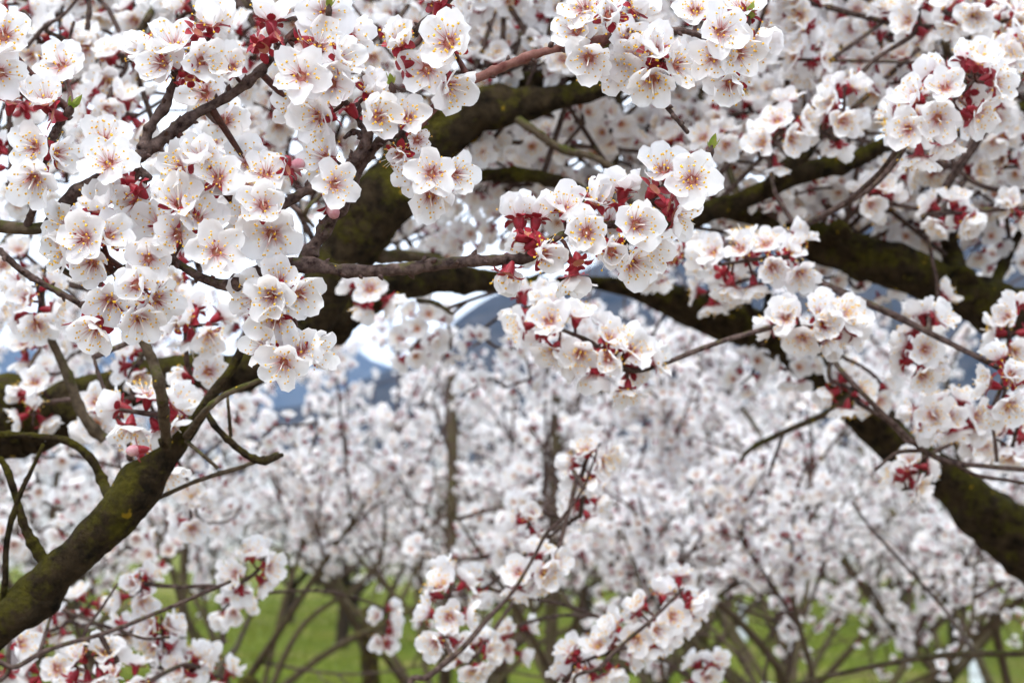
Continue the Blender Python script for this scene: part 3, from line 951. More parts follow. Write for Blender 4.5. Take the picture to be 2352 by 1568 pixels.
# ------------------------------------------------------------------ sharp blossoms, one by one (x, y, diameter in photo pixels, facing right/up[, towards camera], depth offset cm)
SHARP = [
    (14, 140, 235, .3, 0), (5, 290, 220, .5, -.1), (175, 385, 210, .1, .72), (125, 585, 200, -.3, -.12), (130, 725, 235, 0, -.6),
    (245, 620, 190, .85, -.2), (690, 165, 235, 0, .6), (640, 255, 205, -.2, -.2), (815, 245, 210, .6, -.1), (917, 255, 195, -.1, .42),
    (850, 70, 215, .3, .65), (560, 190, 210, -.4, .2, None, 2.5), (812, 372, 205, -.1, -.1, None, 3), (430, 640, 220, 0, .5), (410, 545, 200, 0, .6, None, 2.5),
    (800, 620, 215, 0, .42), (700, 668, 200, -.7, .1), (872, 700, 210, .1, .35), (240, 250, 200, 0, .4, None, 6), (900, 480, 200, .3, .1, None, 5),
    (1201, 300, 238, 0, .02, None, -1), (1325, 335, 205, -.1, -.1), (1278, 170, 215, .3, .5), (1305, 58, 220, .3, -.2, None, 1), (1085, 62, 215, .05, .93, -.1),
    (1378, 225, 205, .7, .35), (1490, 345, 205, .5, .4, None, .5), (1590, 150, 210, -.1, .5), (1792, 165, 250, -.1, .1, None, -1), (1705, 275, 220, 0, -.12),
    (1815, 355, 215, .8, -.35), (1430, 140, 180, .85, .1, -.3, 2), (1255, 470, 210, -.6, -.2), (1520, 462, 205, .42, 0, None, -.5), (1632, 460, 195, 0, .42),
    (1672, 562, 150, .2, -.2, None, 0, 'old'), (1590, 625, 185, -.3, -.4, None, 0, 'old2'), (1285, 628, 220, -.55, .05, None, .5), (1345, 735, 190, .4, 0, None, -1.2), (1725, 690, 190, 0, .03, None, -1),
    (1835, 700, 185, .6, -.1), (1722, 795, 210, .1, -.6), (1650, 690, 190, -.4, -.1, None, 1), (1745, -20, 200, 0, .75), (1180, 430, 200, -.3, .2, None, 2.5),
    (388, 812, 215, 0, .72), (332, 950, 215, -.1, .05, None, -.5), (365, 1065, 200, 0, -.5), (450, 935, 200, .55, .35), (595, 1035, 200, .3, -.1),
    (540, 1140, 232, .1, -.08, None, -1.2), (430, 1212, 210, -.1, -.5), (562, 1285, 210, .35, -.6), (370, 1325, 215, -.2, -.6), (715, 800, 250, 0, .65),
    (705, 940, 205, 0, -.12), (865, 1003, 215, .1, .05, None, -1), (805, 862, 205, .5, .3), (1052, 818, 212, 0, .05, None, -1.2), (965, 868, 200, -.75, 0),
    (1082, 945, 232, 0, -.45), (1065, 682, 210, .1, .5), (865, 715, 215, 0, .45, None, .8), (538, 822, 200, 0, -.4, None, 2.5), (490, 725, 190, -.8, .1, -.3, 1.5),
    (985, 640, 200, -.2, .4, None, 3), (620, 900, 200, -.4, .1, None, 1.5), (250, 900, 205, -.7, .2, None, .5), (240, 1010, 200, -.75, -.25, None, .5), (640, 1200, 200, .65, -.2, None, 1),
    (1112, 1115, 205, 0, .5), (1080, 1185, 215, -.15, -.22, None, -.8), (1205, 1180, 205, .5, -.2), (1100, 1290, 220, 0, -.5), (1000, 1180, 195, -.6, .1, None, .5),
    (1130, 1455, 200, -.1, -.22, None, -1), (1205, 1395, 180, .2, .35), (1272, 1405, 195, .9, -.05), (1045, 1375, 195, -.5, .3),
    (2070, 850, 205, -.1, .92, -.3), (2150, 850, 200, .15, .9, -.25), (2255, 815, 205, 0, .65, None, 1), (2346, 930, 218, 0, 0, None, -1.5), (2187, 1015, 215, .5, -.15, None, -.5),
    (2452, 1010, 215, .1, -.22, None, -.4), (2552, 898, 228, .25, 0, None, -1.2), (2495, 738, 205, .05, .95, -.15), (2390, 785, 200, .3, .72, None, 1), (2768, 715, 222, -.1, .1, None, -.6),
    (2655, 665, 220, 0, .5, None, .6), (2725, 868, 215, .85, -.35), (2035, 1100, 210, .1, -.88, -.1), (2300, 1128, 190, .1, -.9, .05), (2542, 1062, 210, .5, -.4, None, .6),
    (2440, 880, 200, .1, .3, None, 1.5), (2100, 980, 190, -.5, .2, -.2, 2), (2620, 990, 200, .7, -.2, None, 1),
    (2440, 52, 228, 0, .05, None, -1), (2330, 25, 205, -.4, .3), (2300, 115, 205, -.35, .3), (2620, 185, 215, 0, .38, None, -.4), (2515, 165, 205, .4, 0, None, .6),
    (2355, 240, 210, -.1, -.5), (2530, 235, 200, .2, -.2, None, .8), (2470, 290, 205, -.2, -.4, None, .4), (2608, 330, 225, 0, -.65, None, -.5), (2722, 258, 205, .7, 0),
    (2890, 125, 215, .1, .05, None, -.8), (2852, 230, 205, -.3, -.2), (2960, 215, 205, .2, -.15, None, -.5), (3045, 170, 205, .7, -.1), (2920, 345, 205, 0, -.6), (2970, 15, 200, 0, .75),
    (2780, 30, 190, -.2, .4, None, 3), (2560, 20, 190, .5, .4, None, 1.5),
]
rs = random.Random(11)
for i, f in enumerate(SHARP):
    sx, sy, dm, fx, fy = f[:5]
    fz = f[5] if len(f) > 5 and f[5] is not None else math.sqrt(max(.02, 1 - fx * fx - fy * fy))
    dz = (f[6] if len(f) > 6 else 0) * .01
    old = len(f) > 7
    fc = CX * fx + CU * fy - CF * fz
    fc = fc + Vector((rs.uniform(-.08, .08), rs.uniform(-.08, .08), rs.uniform(-.08, .08)))
    d = D0 - .013 * fz + dz + rs.uniform(-.003, .003)
    p = at(sx / 1.7415, sy / 1.7415, d)
    # the listed point is the middle of the open flower, a little in front of the petals' root
    p = p - fc.normalized() * .003
    TA.blossom(np.array(p), np.array(fc), dm / 208 * d / D0, 1000 + i, R(10 + 26 * rs.random()) if abs(fz) > .8 else R(22 + 26 * rs.random()), old)

# ------------------------------------------------------------------ softer clusters (x, y, half width, half height, slope angle, number, flower diameter in picture units)
CL_A = [
    (110, 110, 60, 40, 20, 5, 84), (205, 110, 40, 35, 0, 4, 80), (260, 160, 50, 40, 40, 5, 82), (235, 250, 50, 45, 60, 5, 84), (295, 265, 40, 35, 0, 4, 84),
    (60, 230, 50, 30, 0, 4, 90), (130, 170, 50, 30, -30, 4, 72), (20, 380, 40, 60, 90, 3, 90), (80, 690, 70, 60, 90, 6, 88), (450, 745, 70, 50, 0, 6, 92), (360, 690, 40, 30, 0, 3, 85),
    (850, 672, 45, 35, 0, 4, 78), (80, 925, 50, 65, 90, 5, 76), (340, 950, 80, 50, -10, 6, 100), (345, 1060, 50, 40, 0, 4, 92), (235, 960, 35, 60, 90, 5, 78),
    (470, 855, 40, 35, 0, 2, 90), (490, 900, 30, 30, 0, 2, 80), (315, 830, 40, 40, 60, 3, 78), (440, 620, 40, 50, 90, 3, 80), (60, 800, 40, 30, 0, 3, 70), (440, 1170, 40, 60, 90, 6, 68),
    (1355, 1060, 55, 60, 60, 8, 74), (1345, 1150, 45, 50, 70, 5, 70), (1225, 1310, 62, 52, 20, 9, 76), (1030, 1400, 60, 85, 80, 10, 78), (1090, 1350, 30, 30, 0, 2, 64), (1085, 1510, 45, 50, 50, 6, 70), (1500, 1425, 110, 70, 35, 16, 76), (1370, 1510, 70, 60, 20, 8, 76),
    (1220, 1195, 28, 30, 60, 3, 70), (315, 1350, 52, 50, 80, 6, 72), (575, 1310, 55, 55, 40, 7, 72), (215, 1525, 70, 50, 10, 7, 86), (370, 1450, 45, 50, 90, 6, 72), (430, 1500, 55, 50, 0, 6, 70), (130, 1440, 45, 40, 20, 4, 70),
    (20, 1500, 30, 60, 90, 3, 84), (300, 1430, 50, 40, 20, 5, 68), (540, 1390, 40, 40, 30, 4, 62), (500, 1560, 40, 30, 0, 3, 66),
    (400, 420, 60, 40, 0, 5, 90), (490, 330, 60, 50, 30, 6, 88), (560, 420, 50, 50, 0, 4, 92), (560, 100, 60, 60, 60, 6, 80), (470, 30, 60, 30, 0, 4, 84), (330, 30, 60, 40, 20, 5, 72), (30, 30, 40, 40, 0, 3, 84),
    (640, 240, 40, 60, 80, 5, 68), (600, 330, 40, 50, 90, 5, 66), (760, 160, 40, 40, 0, 4, 76), (860, 110, 40, 60, 80, 5, 74), (1150, 90, 50, 40, 0, 5, 66), (1210, 60, 50, 40, 30, 5, 62), (1110, 60, 40, 50, 90, 5, 66), (1270, 40, 40, 40, 0, 4, 60), (1180, 190, 50, 25, 20, 4, 62),
]
CL_A += [(60, 1130, 50, 36, 20, 6, 52), (165, 1150, 45, 40, 40, 6, 50), (120, 1045, 50, 30, 0, 6, 54), (30, 1230, 40, 45, 70, 5, 50), (150, 1215, 30, 26, 30, 3, 46), (300, 1240, 45, 45, 50, 6, 48), (430, 1100, 45, 45, 60, 7, 54), (520, 1180, 50, 45, 30, 7, 50), (380, 1270, 45, 40, 0, 6, 48), (540, 1080, 45, 40, 20, 6, 52), (640, 990, 45, 36, 20, 6, 50), (720, 1010, 36, 50, 75, 6, 48), (1020, 330, 60, 30, 20, 6, 60), (1400, 310, 45, 40, 30, 6, 56), (1140, 250, 45, 30, 10, 5, 52), (1360, 420, 50, 36, 0, 7, 58), (1420, 460, 40, 40, 40, 5, 56), (1260, 240, 40, 30, 0, 5, 50), (1100, 370, 45, 24, 0, 5, 52), (1190, 380, 40, 26, 0, 5, 52), (1520, 240, 40, 36, 30, 5, 56), (870, 560, 36, 20, 0, 3, 52), (985, 590, 50, 26, 10, 6, 56), (1080, 545, 45, 40, 40, 7, 56), (1150, 520, 40, 45, 70, 7, 58), (1040, 470, 45, 35, 20, 6, 54), (1130, 440, 50, 26, 0, 5, 54), (1240, 460, 60, 40, 10, 8, 58), (1290, 390, 40, 30, 20, 5, 56), (1330, 300, 50, 40, 30, 7, 58), (1230, 330, 45, 35, 0, 6, 56), (1480, 290, 50, 40, 0, 6, 58), (1470, 390, 40, 40, 60, 5, 58), (960, 640, 40, 20, 0, 4, 54), (620, 190, 45, 60, 80, 7, 60), (660, 330, 30, 45, 80, 5, 58), (200, 300, 45, 40, 30, 6, 62), (120, 420, 40, 30, 0, 4, 60), (30, 600, 40, 40, 30, 5, 64), (200, 780, 40, 40, 60, 5, 62), (100, 860, 40, 30, 0, 4, 58), (700, 690, 30, 40, 70, 4, 60), (560, 760, 40, 40, 50, 5, 62), (540, 960, 30, 40, 80, 4, 56), (90, 1400, 40, 30, 20, 4, 66), (190, 1395, 40, 30, 40, 4, 66), (410, 1530, 60, 40, 0, 8, 72), (300, 1560, 60, 30, 0, 6, 78), (110, 1545, 50, 35, 20, 5, 78), (1330, 1560, 50, 30, 0, 5, 74), (1620, 1540, 50, 40, 20, 6, 60), (1180, 1470, 40, 50, 70, 6, 58), (880, 1440, 26, 55, 85, 6, 50)]
CL_B = [
    (1560, 430, 60, 40, 20, 8, 60), (1640, 400, 45, 45, 60, 7, 60), (1720, 360, 50, 40, 0, 7, 60), (1560, 280, 50, 40, 20, 7, 58), (1870, 430, 50, 36, 20, 7, 60), (1950, 500, 50, 30, 10, 6, 58), (2090, 540, 55, 30, 10, 7, 60), (2260, 560, 50, 40, 30, 7, 60), (2300, 450, 50, 45, 40, 7, 60), (2230, 400, 45, 36, 0, 6, 58), (2110, 380, 45, 36, 20, 6, 60), (1720, 180, 50, 40, 10, 7, 58), (1920, 150, 50, 45, 40, 7, 58), (2060, 90, 45, 50, 70, 7, 60), (1770, 90, 45, 45, 60, 7, 58), (2010, 660, 60, 24, 0, 6, 58), (1880, 640, 50, 24, 10, 5, 58),
    (965, 765, 58, 62, 60, 13, 62), (1005, 800, 36, 30, 0, 5, 58), (1095, 778, 24, 28, 60, 3, 52), (1175, 802, 22, 24, 0, 3, 50), (1190, 880, 40, 26, 20, 5, 50), (1090, 890, 38, 26, 30, 5, 48), (1480, 850, 26, 40, 80, 5, 50), (1720, 850, 40, 50, 60, 7, 56), (1830, 850, 40, 40, 0, 6, 58),
    (2170, 240, 115, 110, 40, 15, 98), (2110, 260, 60, 60, 30, 5, 88), (2230, 170, 60, 50, 0, 5, 96), (1740, 600, 110, 75, 5, 14, 84), (1870, 745, 95, 62, 0, 13, 88), (1350, 795, 150, 75, -28, 20, 92), (1225, 705, 70, 36, 10, 6, 84),
    (2115, 800, 50, 90, 80, 9, 84), (2140, 705, 30, 35, 60, 3, 72), (2325, 760, 40, 60, 80, 5, 82), (2310, 880, 45, 70, 80, 6, 90), (2175, 955, 85, 55, 0, 9, 80), (1940, 900, 45, 45, -40, 5, 74), (2090, 1090, 45, 50, 60, 6, 74), (2010, 905, 30, 40, 60, 3, 66), (2250, 1010, 50, 40, 0, 5, 74), (2330, 1010, 30, 50, 80, 4, 74),
    (1795, 310, 60, 70, 60, 9, 80), (1930, 265, 50, 70, 80, 8, 80), (2185, 490, 50, 48, 0, 7, 76), (2000, 460, 55, 45, 30, 6, 72), (2050, 410, 40, 40, 60, 4, 70), (1560, 590, 50, 50, 10, 6, 76), (1650, 665, 60, 40, 20, 6, 70), (1500, 620, 40, 40, 0, 3, 70),
    (2110, 30, 45, 60, 80, 6, 80), (2230, 30, 60, 50, 0, 7, 84), (2300, 60, 50, 50, 20, 5, 80), (2330, 130, 40, 60, 80, 5, 90), (1840, 40, 50, 50, 60, 6, 74), (1860, 140, 50, 50, 0, 6, 72), (2000, 130, 60, 60, 30, 7, 66), (1960, 40, 50, 50, 80, 6, 66), (1640, 330, 60, 40, 10, 6, 72), (1560, 340, 50, 40, 0, 5, 66), (1680, 260, 50, 30, 0, 4, 66), (2290, 300, 50, 40, 30, 5, 70), (2320, 350, 40, 50, 80, 5, 68), (2080, 180, 60, 40, 20, 5, 70),
]


def make_cluster(tree, c, k):
    x, y, rx, ry, ang, n, D = c
    r_ = np.random.default_rng(5000 + k)
    d = D0 * 126 / D
    cen = np.array(at(x, y, d))
    ax = math.radians(ang)
    axis = np.array(CX) * math.cos(ax) + np.array(CU) * math.sin(ax) + np.array(CF) * r_.uniform(-.5, .5)
    axis /= np.linalg.norm(axis)
    half = max(rx, ry) * K * d
    thick = min(rx, ry) * K * d
    a0, a1 = cen - axis * half * .8, cen + axis * half * .8
    dm_ = 1.0 if d > 1.15 else None
    q0, d0_ = tree.nearest(a0, dm_); q1, d1_ = tree.nearest(a1, dm_)
    if d1_ < d0_:
        a0, a1, q0, d0_ = a1, a0, q1, d1_
    pts = []
    if .012 < d0_ < (.3 if D < 64 else .5):
        m = (q0[:3] + a0) / 2 + np.array([0, 0, .03 * d0_]) + r_.normal(size=3) * .05 * d0_
        pts += [[*q0[:3], .0021], [*m, .0018]]
    pts += [[*a0, .0019], [*((a0 + a1) / 2 + r_.normal(size=3) * .004), .0017], [*a1, .0010]]
    tree.branch('twig', spline(np.array(pts), 6), M_TWIG, 6, .08, 1.0, 5)
    made, tries = 0, 0
    placed = []
    while made < n and tries < n * 40:
        tries += 1
        t = r_.uniform(-1, 1)
        ph = r_.uniform(0, 6.28)
        e1 = np.cross(axis, np.array(CF)); e1 /= np.linalg.norm(e1)
        e2 = np.cross(axis, e1)
        rad = e1 * math.cos(ph) + e2 * math.sin(ph)
        f = rad + axis * (t * .7 + r_.normal() * .25) - np.array(CF) * .55 + np.array([0, 0, .12]) + r_.normal(size=3) * .15
        f /= np.linalg.norm(f)
        if f @ np.array(CF) > .45 and r_.random() < .7: continue
        off = max(.011, min(thick - .006, .02))
        p = cen + axis * t * max(half - .010, .004) + f * off
        if any(np.linalg.norm(p - q) < .0165 for q in placed) and tries < n * 30: continue
        placed.append(p)
        if D < 64 and tree is not TC: tree.fill.append((p, f))
        else: tree.blossom(p, f, r_.uniform(1.0, 1.16), 20000 + k * 40 + made, None, False)
        made += 1


for k, c in enumerate(CL_A): make_cluster(TC if (c[1] > 1200 or (c[0] > 1000 and c[1] > 1000)) else TA, c, k)
for k, c in enumerate(CL_B): make_cluster(TB, c, 200 + k)


# ------------------------------------------------------------------ unopened buds and young leaf tips
def bud_mesh():
    S = Soup()
    u = np.linspace(0, math.pi, 7); v = np.linspace(0, 2 * math.pi, 9)[:-1]
    V = np.array([[.0038 * math.sin(a) * math.cos(b) * (1 - .12 * math.cos(a)), .0038 * math.sin(a) * math.sin(b) * (1 - .12 * math.cos(a)), .005 - .0055 * math.cos(a)] for a in u for b in v])
    Q = [[i * 8 + j, i * 8 + (j + 1) % 8, (i + 1) * 8 + (j + 1) % 8, (i + 1) * 8 + j] for i in range(6) for j in range(8)]
    S.add(V, Q, None, 0)
    V, Q, T, mq, mt, ti = calyx_arrays(77).arrays()
    V = V.copy(); V[:, 2] += .003
    S.add(V, Q, T, mq=mq * 0 + 1, mt=mt * 0 + 1)
    return S.mesh('flower_bud', [M_BUDPINK, M_CALYX])


def leaf_tip_mesh():
    S = Soup()
    for q in range(4):
        ph = q * 1.7; L = .0075 - .0012 * q; tilt = .2 + .16 * q
        rows = []
        for i in range(5):
            t = i / 4
            w = .0017 * math.sin(math.pi * (.12 + .88 * t)) if i < 4 else .0001
            rr = math.sin(tilt) * L * t; zz = math.cos(tilt) * L * t
            for s in (-1, 0, 1): rows.append([rr + abs(s) * w * .4, s * w, zz])
        V = np.array(rows) @ rot3('Z', ph).T
        Q = [[i * 3 + j, i * 3 + j + 1, i * 3 + j + 4, i * 3 + j + 3] for i in range(4) for j in range(2)]
        S.add(V, Q, None, 0)
    V, Qd, T = tube(np.array([[0, 0, -.004, .0016], [0, 0, -.001, .0019], [0, 0, .002, .0006]]), 6, .1)
    S.add(V, Qd, T, 1)
    return S.mesh('leaf_bud', [M_LEAF, M_BUDSCALE])


def scale_bud_mesh():
    V, Q, T = tube(spline(np.array([[0, 0, -.001, .0011], [0, 0, .0008, .0015], [.0003, 0, .0024, .0010], [.0006, 0, .0037, .0002]]), 3), 7, .12)
    return new_mesh('scale_bud', V, [Q, T], [M_BUDSCALE])


BUD, LEAFTIP, SCALEBUD = bud_mesh(), leaf_tip_mesh(), scale_bud_mesh()


def put(tree, name, me, pos, face, sc=1.0):
    M = np.eye(4); M[:3, :3] = look_matrix(face, rs.uniform(0, 6)) * sc; M[:3, 3] = np.array(pos) - tree.base
    return add_obj(name, me, tree.root, Matrix(M.tolist()))


for x, y, fx, fy, sc in ((163, 248, .5, .8, 1.2), (1633, 343, .3, .9, 1.1), (1717, 44, .3, .9, 1.2), (900, 196, -.2, 1, 1.0), (756, 18, .1, 1, 1.0), (1522, 138, .4, .6, .8), (1708, 60, -.3, .8, .7)):
    put(TA, 'leaf_bud', LEAFTIP, at(x, y, D0 - .012), np.array(CX * fx + CU * fy - CF * .2), sc)
for x, y, fx, fy in ((757, 466, .35, -.8), (326, 1032, -.9, -.1), (664, 388, .8, .3)):
    put(TA, 'flower_bud', BUD, at(x, y, D0 if y < 600 else .95), np.array(CX * fx + CU * fy - CF * .3), .85)
# crimson flower cups whose petals have dropped or that show between the flowers
for i, (x, y, fx, fy) in enumerate(((455, 72, .4, .5), (437, 182, .2, -.7), (418, 160, -.5, .2), (585, 95, -.7, .3), (603, 112, -.3, -.5), (640, 82, .6, .3), (688, 98, -.6, -.2), (722, 135, .5, -.3), (744, 152, .3, .6), (770, 264, .5, .3),
        (800, 242, -.4, .6), (664, 390, .9, .2), (402, 503, -.5, .1), (446, 494, .6, .2), (312, 430, -.4, .4), (322, 446, .5, -.5), (118, 264, -.6, .1), (26, 234, .2, .7), (922, 152, -.5, -.2), (1010, 6, .2, .8), (1000, 22, -.6, .2),
        (1498, 142, -.4, .2), (1518, 152, .5, -.1), (1704, 36, -.3, .8), (1722, 30, .5, .6), (1185, 542, -.8, .3), (1218, 536, .2, .8), (1238, 556, .7, .3), (1420, 466, -.3, .7), (1506, 432, .5, .6), (1540, 472, .7, -.2), (1166, 632, -.3, -.8),
        (1330, 606, .2, -.8), (176, 736, -.3, .8), (575, 722, -.5, -.4), (680, 790, .4, .6), (640, 792, -.5, .5), (660, 830, .5, -.3))):
    o = put(TA, 'sepal_cup', CALYX[i % len(CALYX)], at(x, y, D0 - .010 if y < 700 else D0 - .004), np.array(CX * fx + CU * fy - CF * rs.uniform(-.1, .6)), rs.uniform(.85, 1.05))
# dark scale buds along the sharp branches
nb_ = 0
for S_ in TA.samples[7:20]:
    mid = S_[len(S_) // 2]
    for i in range(4, len(S_) - 2, 9):
        j = min(len(S_) - 2, i + rs.randrange(5))
        tg = S_[j + 1][:3] - S_[j][:3]; tg /= np.linalg.norm(tg) + 1e-9
        v = np.array([rs.gauss(0, 1), rs.gauss(0, 1) - .6, rs.gauss(0, 1)]); v -= tg * (v @ tg); v /= np.linalg.norm(v)
        put(TA, 'scale_bud', SCALEBUD, S_[j][:3] + v * S_[j][3] * .95, v + tg * .7, rs.uniform(.6, 1.0))
        nb_ += 1


# ------------------------------------------------------------------ crowns of the two near trees behind the named clusters
GAPS = [(870, 770, 70, 52), (1010, 700, 30, 18), (810, 860, 60, 40), (600, 900, 60, 40), (1120, 800, 70, 60), (1470, 720, 30, 20), (962, 548, 26, 18), (1060, 500, 22, 20),
        (660, 300, 40, 60), (1450, 250, 45, 40), (1320, 330, 30, 20), (2330, 260, 25, 25), (1950, 60, 20, 40), (150, 30, 25, 20), (260, 120, 20, 40), (1240, 150, 30, 20),
        (1960, 520, 70, 35), (2090, 700, 50, 25)]


def in_gap(x, y):
    g = np.zeros(np.shape(x), bool)
    for gx_, gy_, a, b in GAPS:
        g |= ((x - gx_) / a) ** 2 + ((y - gy_) / b) ** 2 < 1
    return g


def crown(tree, starts, n, seed, dmin, dmax):
    """attached shoots growing from limb points, with flowers along them"""
    r_ = np.random.default_rng(seed)
    P, F = [], []
    twigs = Soup()
    A = np.concatenate(starts)
    for _ in range(n):
        s = A[r_.integers(len(A))]
        dirv = np.array([r_.normal() * .8, r_.uniform(-.15, 1.0), r_.uniform(-.05, 1.1)])
        dirv /= np.linalg.norm(dirv)
        L = r_.uniform(.25, .75)
        bend = r_.normal(size=3) * .12 * L + np.array([0, 0, .1 * L])
        pts = spline(np.array([[*s[:3], .0028], [*(s[:3] + dirv * L * .5 + bend), .0021], [*(s[:3] + dirv * L), .0012]]), 7)
        subs = [pts]
        for _k in range(r_.integers(2, 5)):
            j = r_.integers(4, len(pts) - 2)
            d2 = dirv * .5 + r_.normal(size=3) * .6 + np.array([0, .1, .2]); d2 /= np.linalg.norm(d2)
            l2 = r_.uniform(.08, .26)
            subs.append(spline(np.array([[*pts[j][:3], .0022], [*(pts[j][:3] + d2 * l2 * .5 + r_.normal(size=3) * .01), .0017], [*(pts[j][:3] + d2 * l2), .001]]), 5))
        for sp in subs:
            xs_, ys_, ds_ = project(sp[:, :3])
            inside = (xs_ > -40) & (xs_ < 2392) & (ys_ > -40) & (ys_ < 1600)
            if np.any(inside & (ds_ < dmin)): continue
            low = ys_ > 640
            if np.any(inside & low): continue
            V, Q, T = tube(sp[::2] if len(sp) > 8 else sp, 5, .06)
            twigs.add(V - tree.base, Q, T, 0)
            ln = np.linalg.norm(np.diff(sp[:, :3], axis=0), axis=1).sum()
            nc = int(ln / .036) + 1
            for c in range(nc):
                t = r_.uniform(.12, 1) * (len(sp) - 1)
                i = int(t); i = min(i, len(sp) - 2)
                p = sp[i, :3] * (1 - (t - i)) + sp[i + 1, :3] * (t - i)
                for _f in range(r_.integers(1, 5)):
                    f = r_.normal(size=3) + np.array([0, -.25, .25]); f /= np.linalg.norm(f)
                    P.append(p + f * r_.uniform(.009, .014)); F.append(f)
    P, F = np.array(P), np.array(F)
    x, y, d = project(P)
    frame = (x > -60) & (x < 2412) & (y > -60) & (y < 1620)
    bad = frame & ((d < dmin) | in_gap(x, y) | (y > 700))
    above = (y < -60) & (r_.random(len(P)) < .7)
    bad = bad | above
    far = d > dmax + .4
    back = (F @ ACF > .25) & (r_.random(len(P)) < .65)
    k = ~(bad | far | back)
    return P[k], F[k], twigs


def limb_pts(tree, idx):
    return [tree.samples[i] for i in idx]


def pick(tree, names_from, cond):
    out = []
    for S_ in tree.samples[names_from:]:
        x, y, d = project(S_[:, :3])
        k = cond(x, y, d)
        if k.any(): out.append(S_[k])
    return out


extraA = [([(-100, 700, 20, 1.9), (60, 480, 15), (160, 250, 12), (260, -40, 9)], 1.9),
          ([(300, 880, 20, 1.6), (420, 560, 14, 2.0), (560, 260, 12, 2.1), (700, -40, 9, 2.1)], 2.0),
          ([(900, 420, 18, 1.5), (880, 250, 13, 1.9), (960, 60, 11, 2.0), (1050, -100, 9, 2.0)], 1.9),
          ([(1180, 245, 14, 1.5), (1230, 100, 11, 1.8), (1300, -80, 8, 1.9)], 1.8)]
for pts, d in extraA: TA.branch('branch', path(pts, d, 8), M_BRANCH, 8, .08, 1, 4)
extraB = [([(1700, 465, 18, 1.55), (1640, 300, 14, 1.8), (1560, 100, 11, 1.9), (1520, -60, 8, 1.9)], 1.8),
          ([(2250, 190, 16, 1.9), (2200, 60, 12, 2.1), (2120, -80, 9, 2.1)], 2.0),
          ([(2100, 620, 20, 1.8), (2060, 480, 15, 2.1), (2000, 300, 12, 2.2), (1980, 100, 10, 2.3)], 2.1)]
for pts, d in extraB: TB.branch('branch', path(pts, d, 8), M_BRANCH, 8, .08, 1, 4)

upA = pick(TA, 1, lambda x, y, d: (d > 1.3) & (y < 700))
upB = pick(TB, 1, lambda x, y, d: (d > 1.3) & (y < 700))
PA, FA, twA = crown(TA, upA, 85, 31, 1.28, 2.6)
PB, FB, twB = crown(TB, upB, 75, 32, 1.34, 2.8)


def finish_crown(tree, P, F, tw, cap, seed):
    P = np.vstack([P, [p for p, f in tree.fill]]); F = np.vstack([F, [f for p, f in tree.fill]])
    x, y, d = project(P)
    vis = (x > -20) & (x < 2372) & (y > -20) & (y < 1588)
    order = np.argsort(np.where(vis, d, d + 50))
    n_obj = max(0, cap - tree.count)
    for q, i in enumerate(order[:n_obj]):
        tree.blossom(P[i], F[i], 1.0, 60000 + seed * 1000 + q, None, False, False)
    rest = order[n_obj:]
    near = rest[d[rest] < 2.0]; far = rest[d[rest] >= 2.0]
    for nm, idx, bank in (('blossoms', near, FL2), ('blossoms', far, FL1)):
        if len(idx):
            o = add_obj(nm, scatter_mesh(nm, bank, P[idx] - tree.base, F[idx], np.random.default_rng(seed).uniform(.9, 1.08, len(idx)), seed), tree.root)
            o['kind'] = 'stuff'
    o = add_obj('twigs', tw.mesh('twigs', [M_TWIG]), tree.root)
    o['kind'] = 'stuff'
    print('tree blossoms', tree.count, 'rest', len(rest))


finish_crown(TA, PA, FA, twA, 300, 1)
finish_crown(TB, PB, FB, twB, 300, 2)


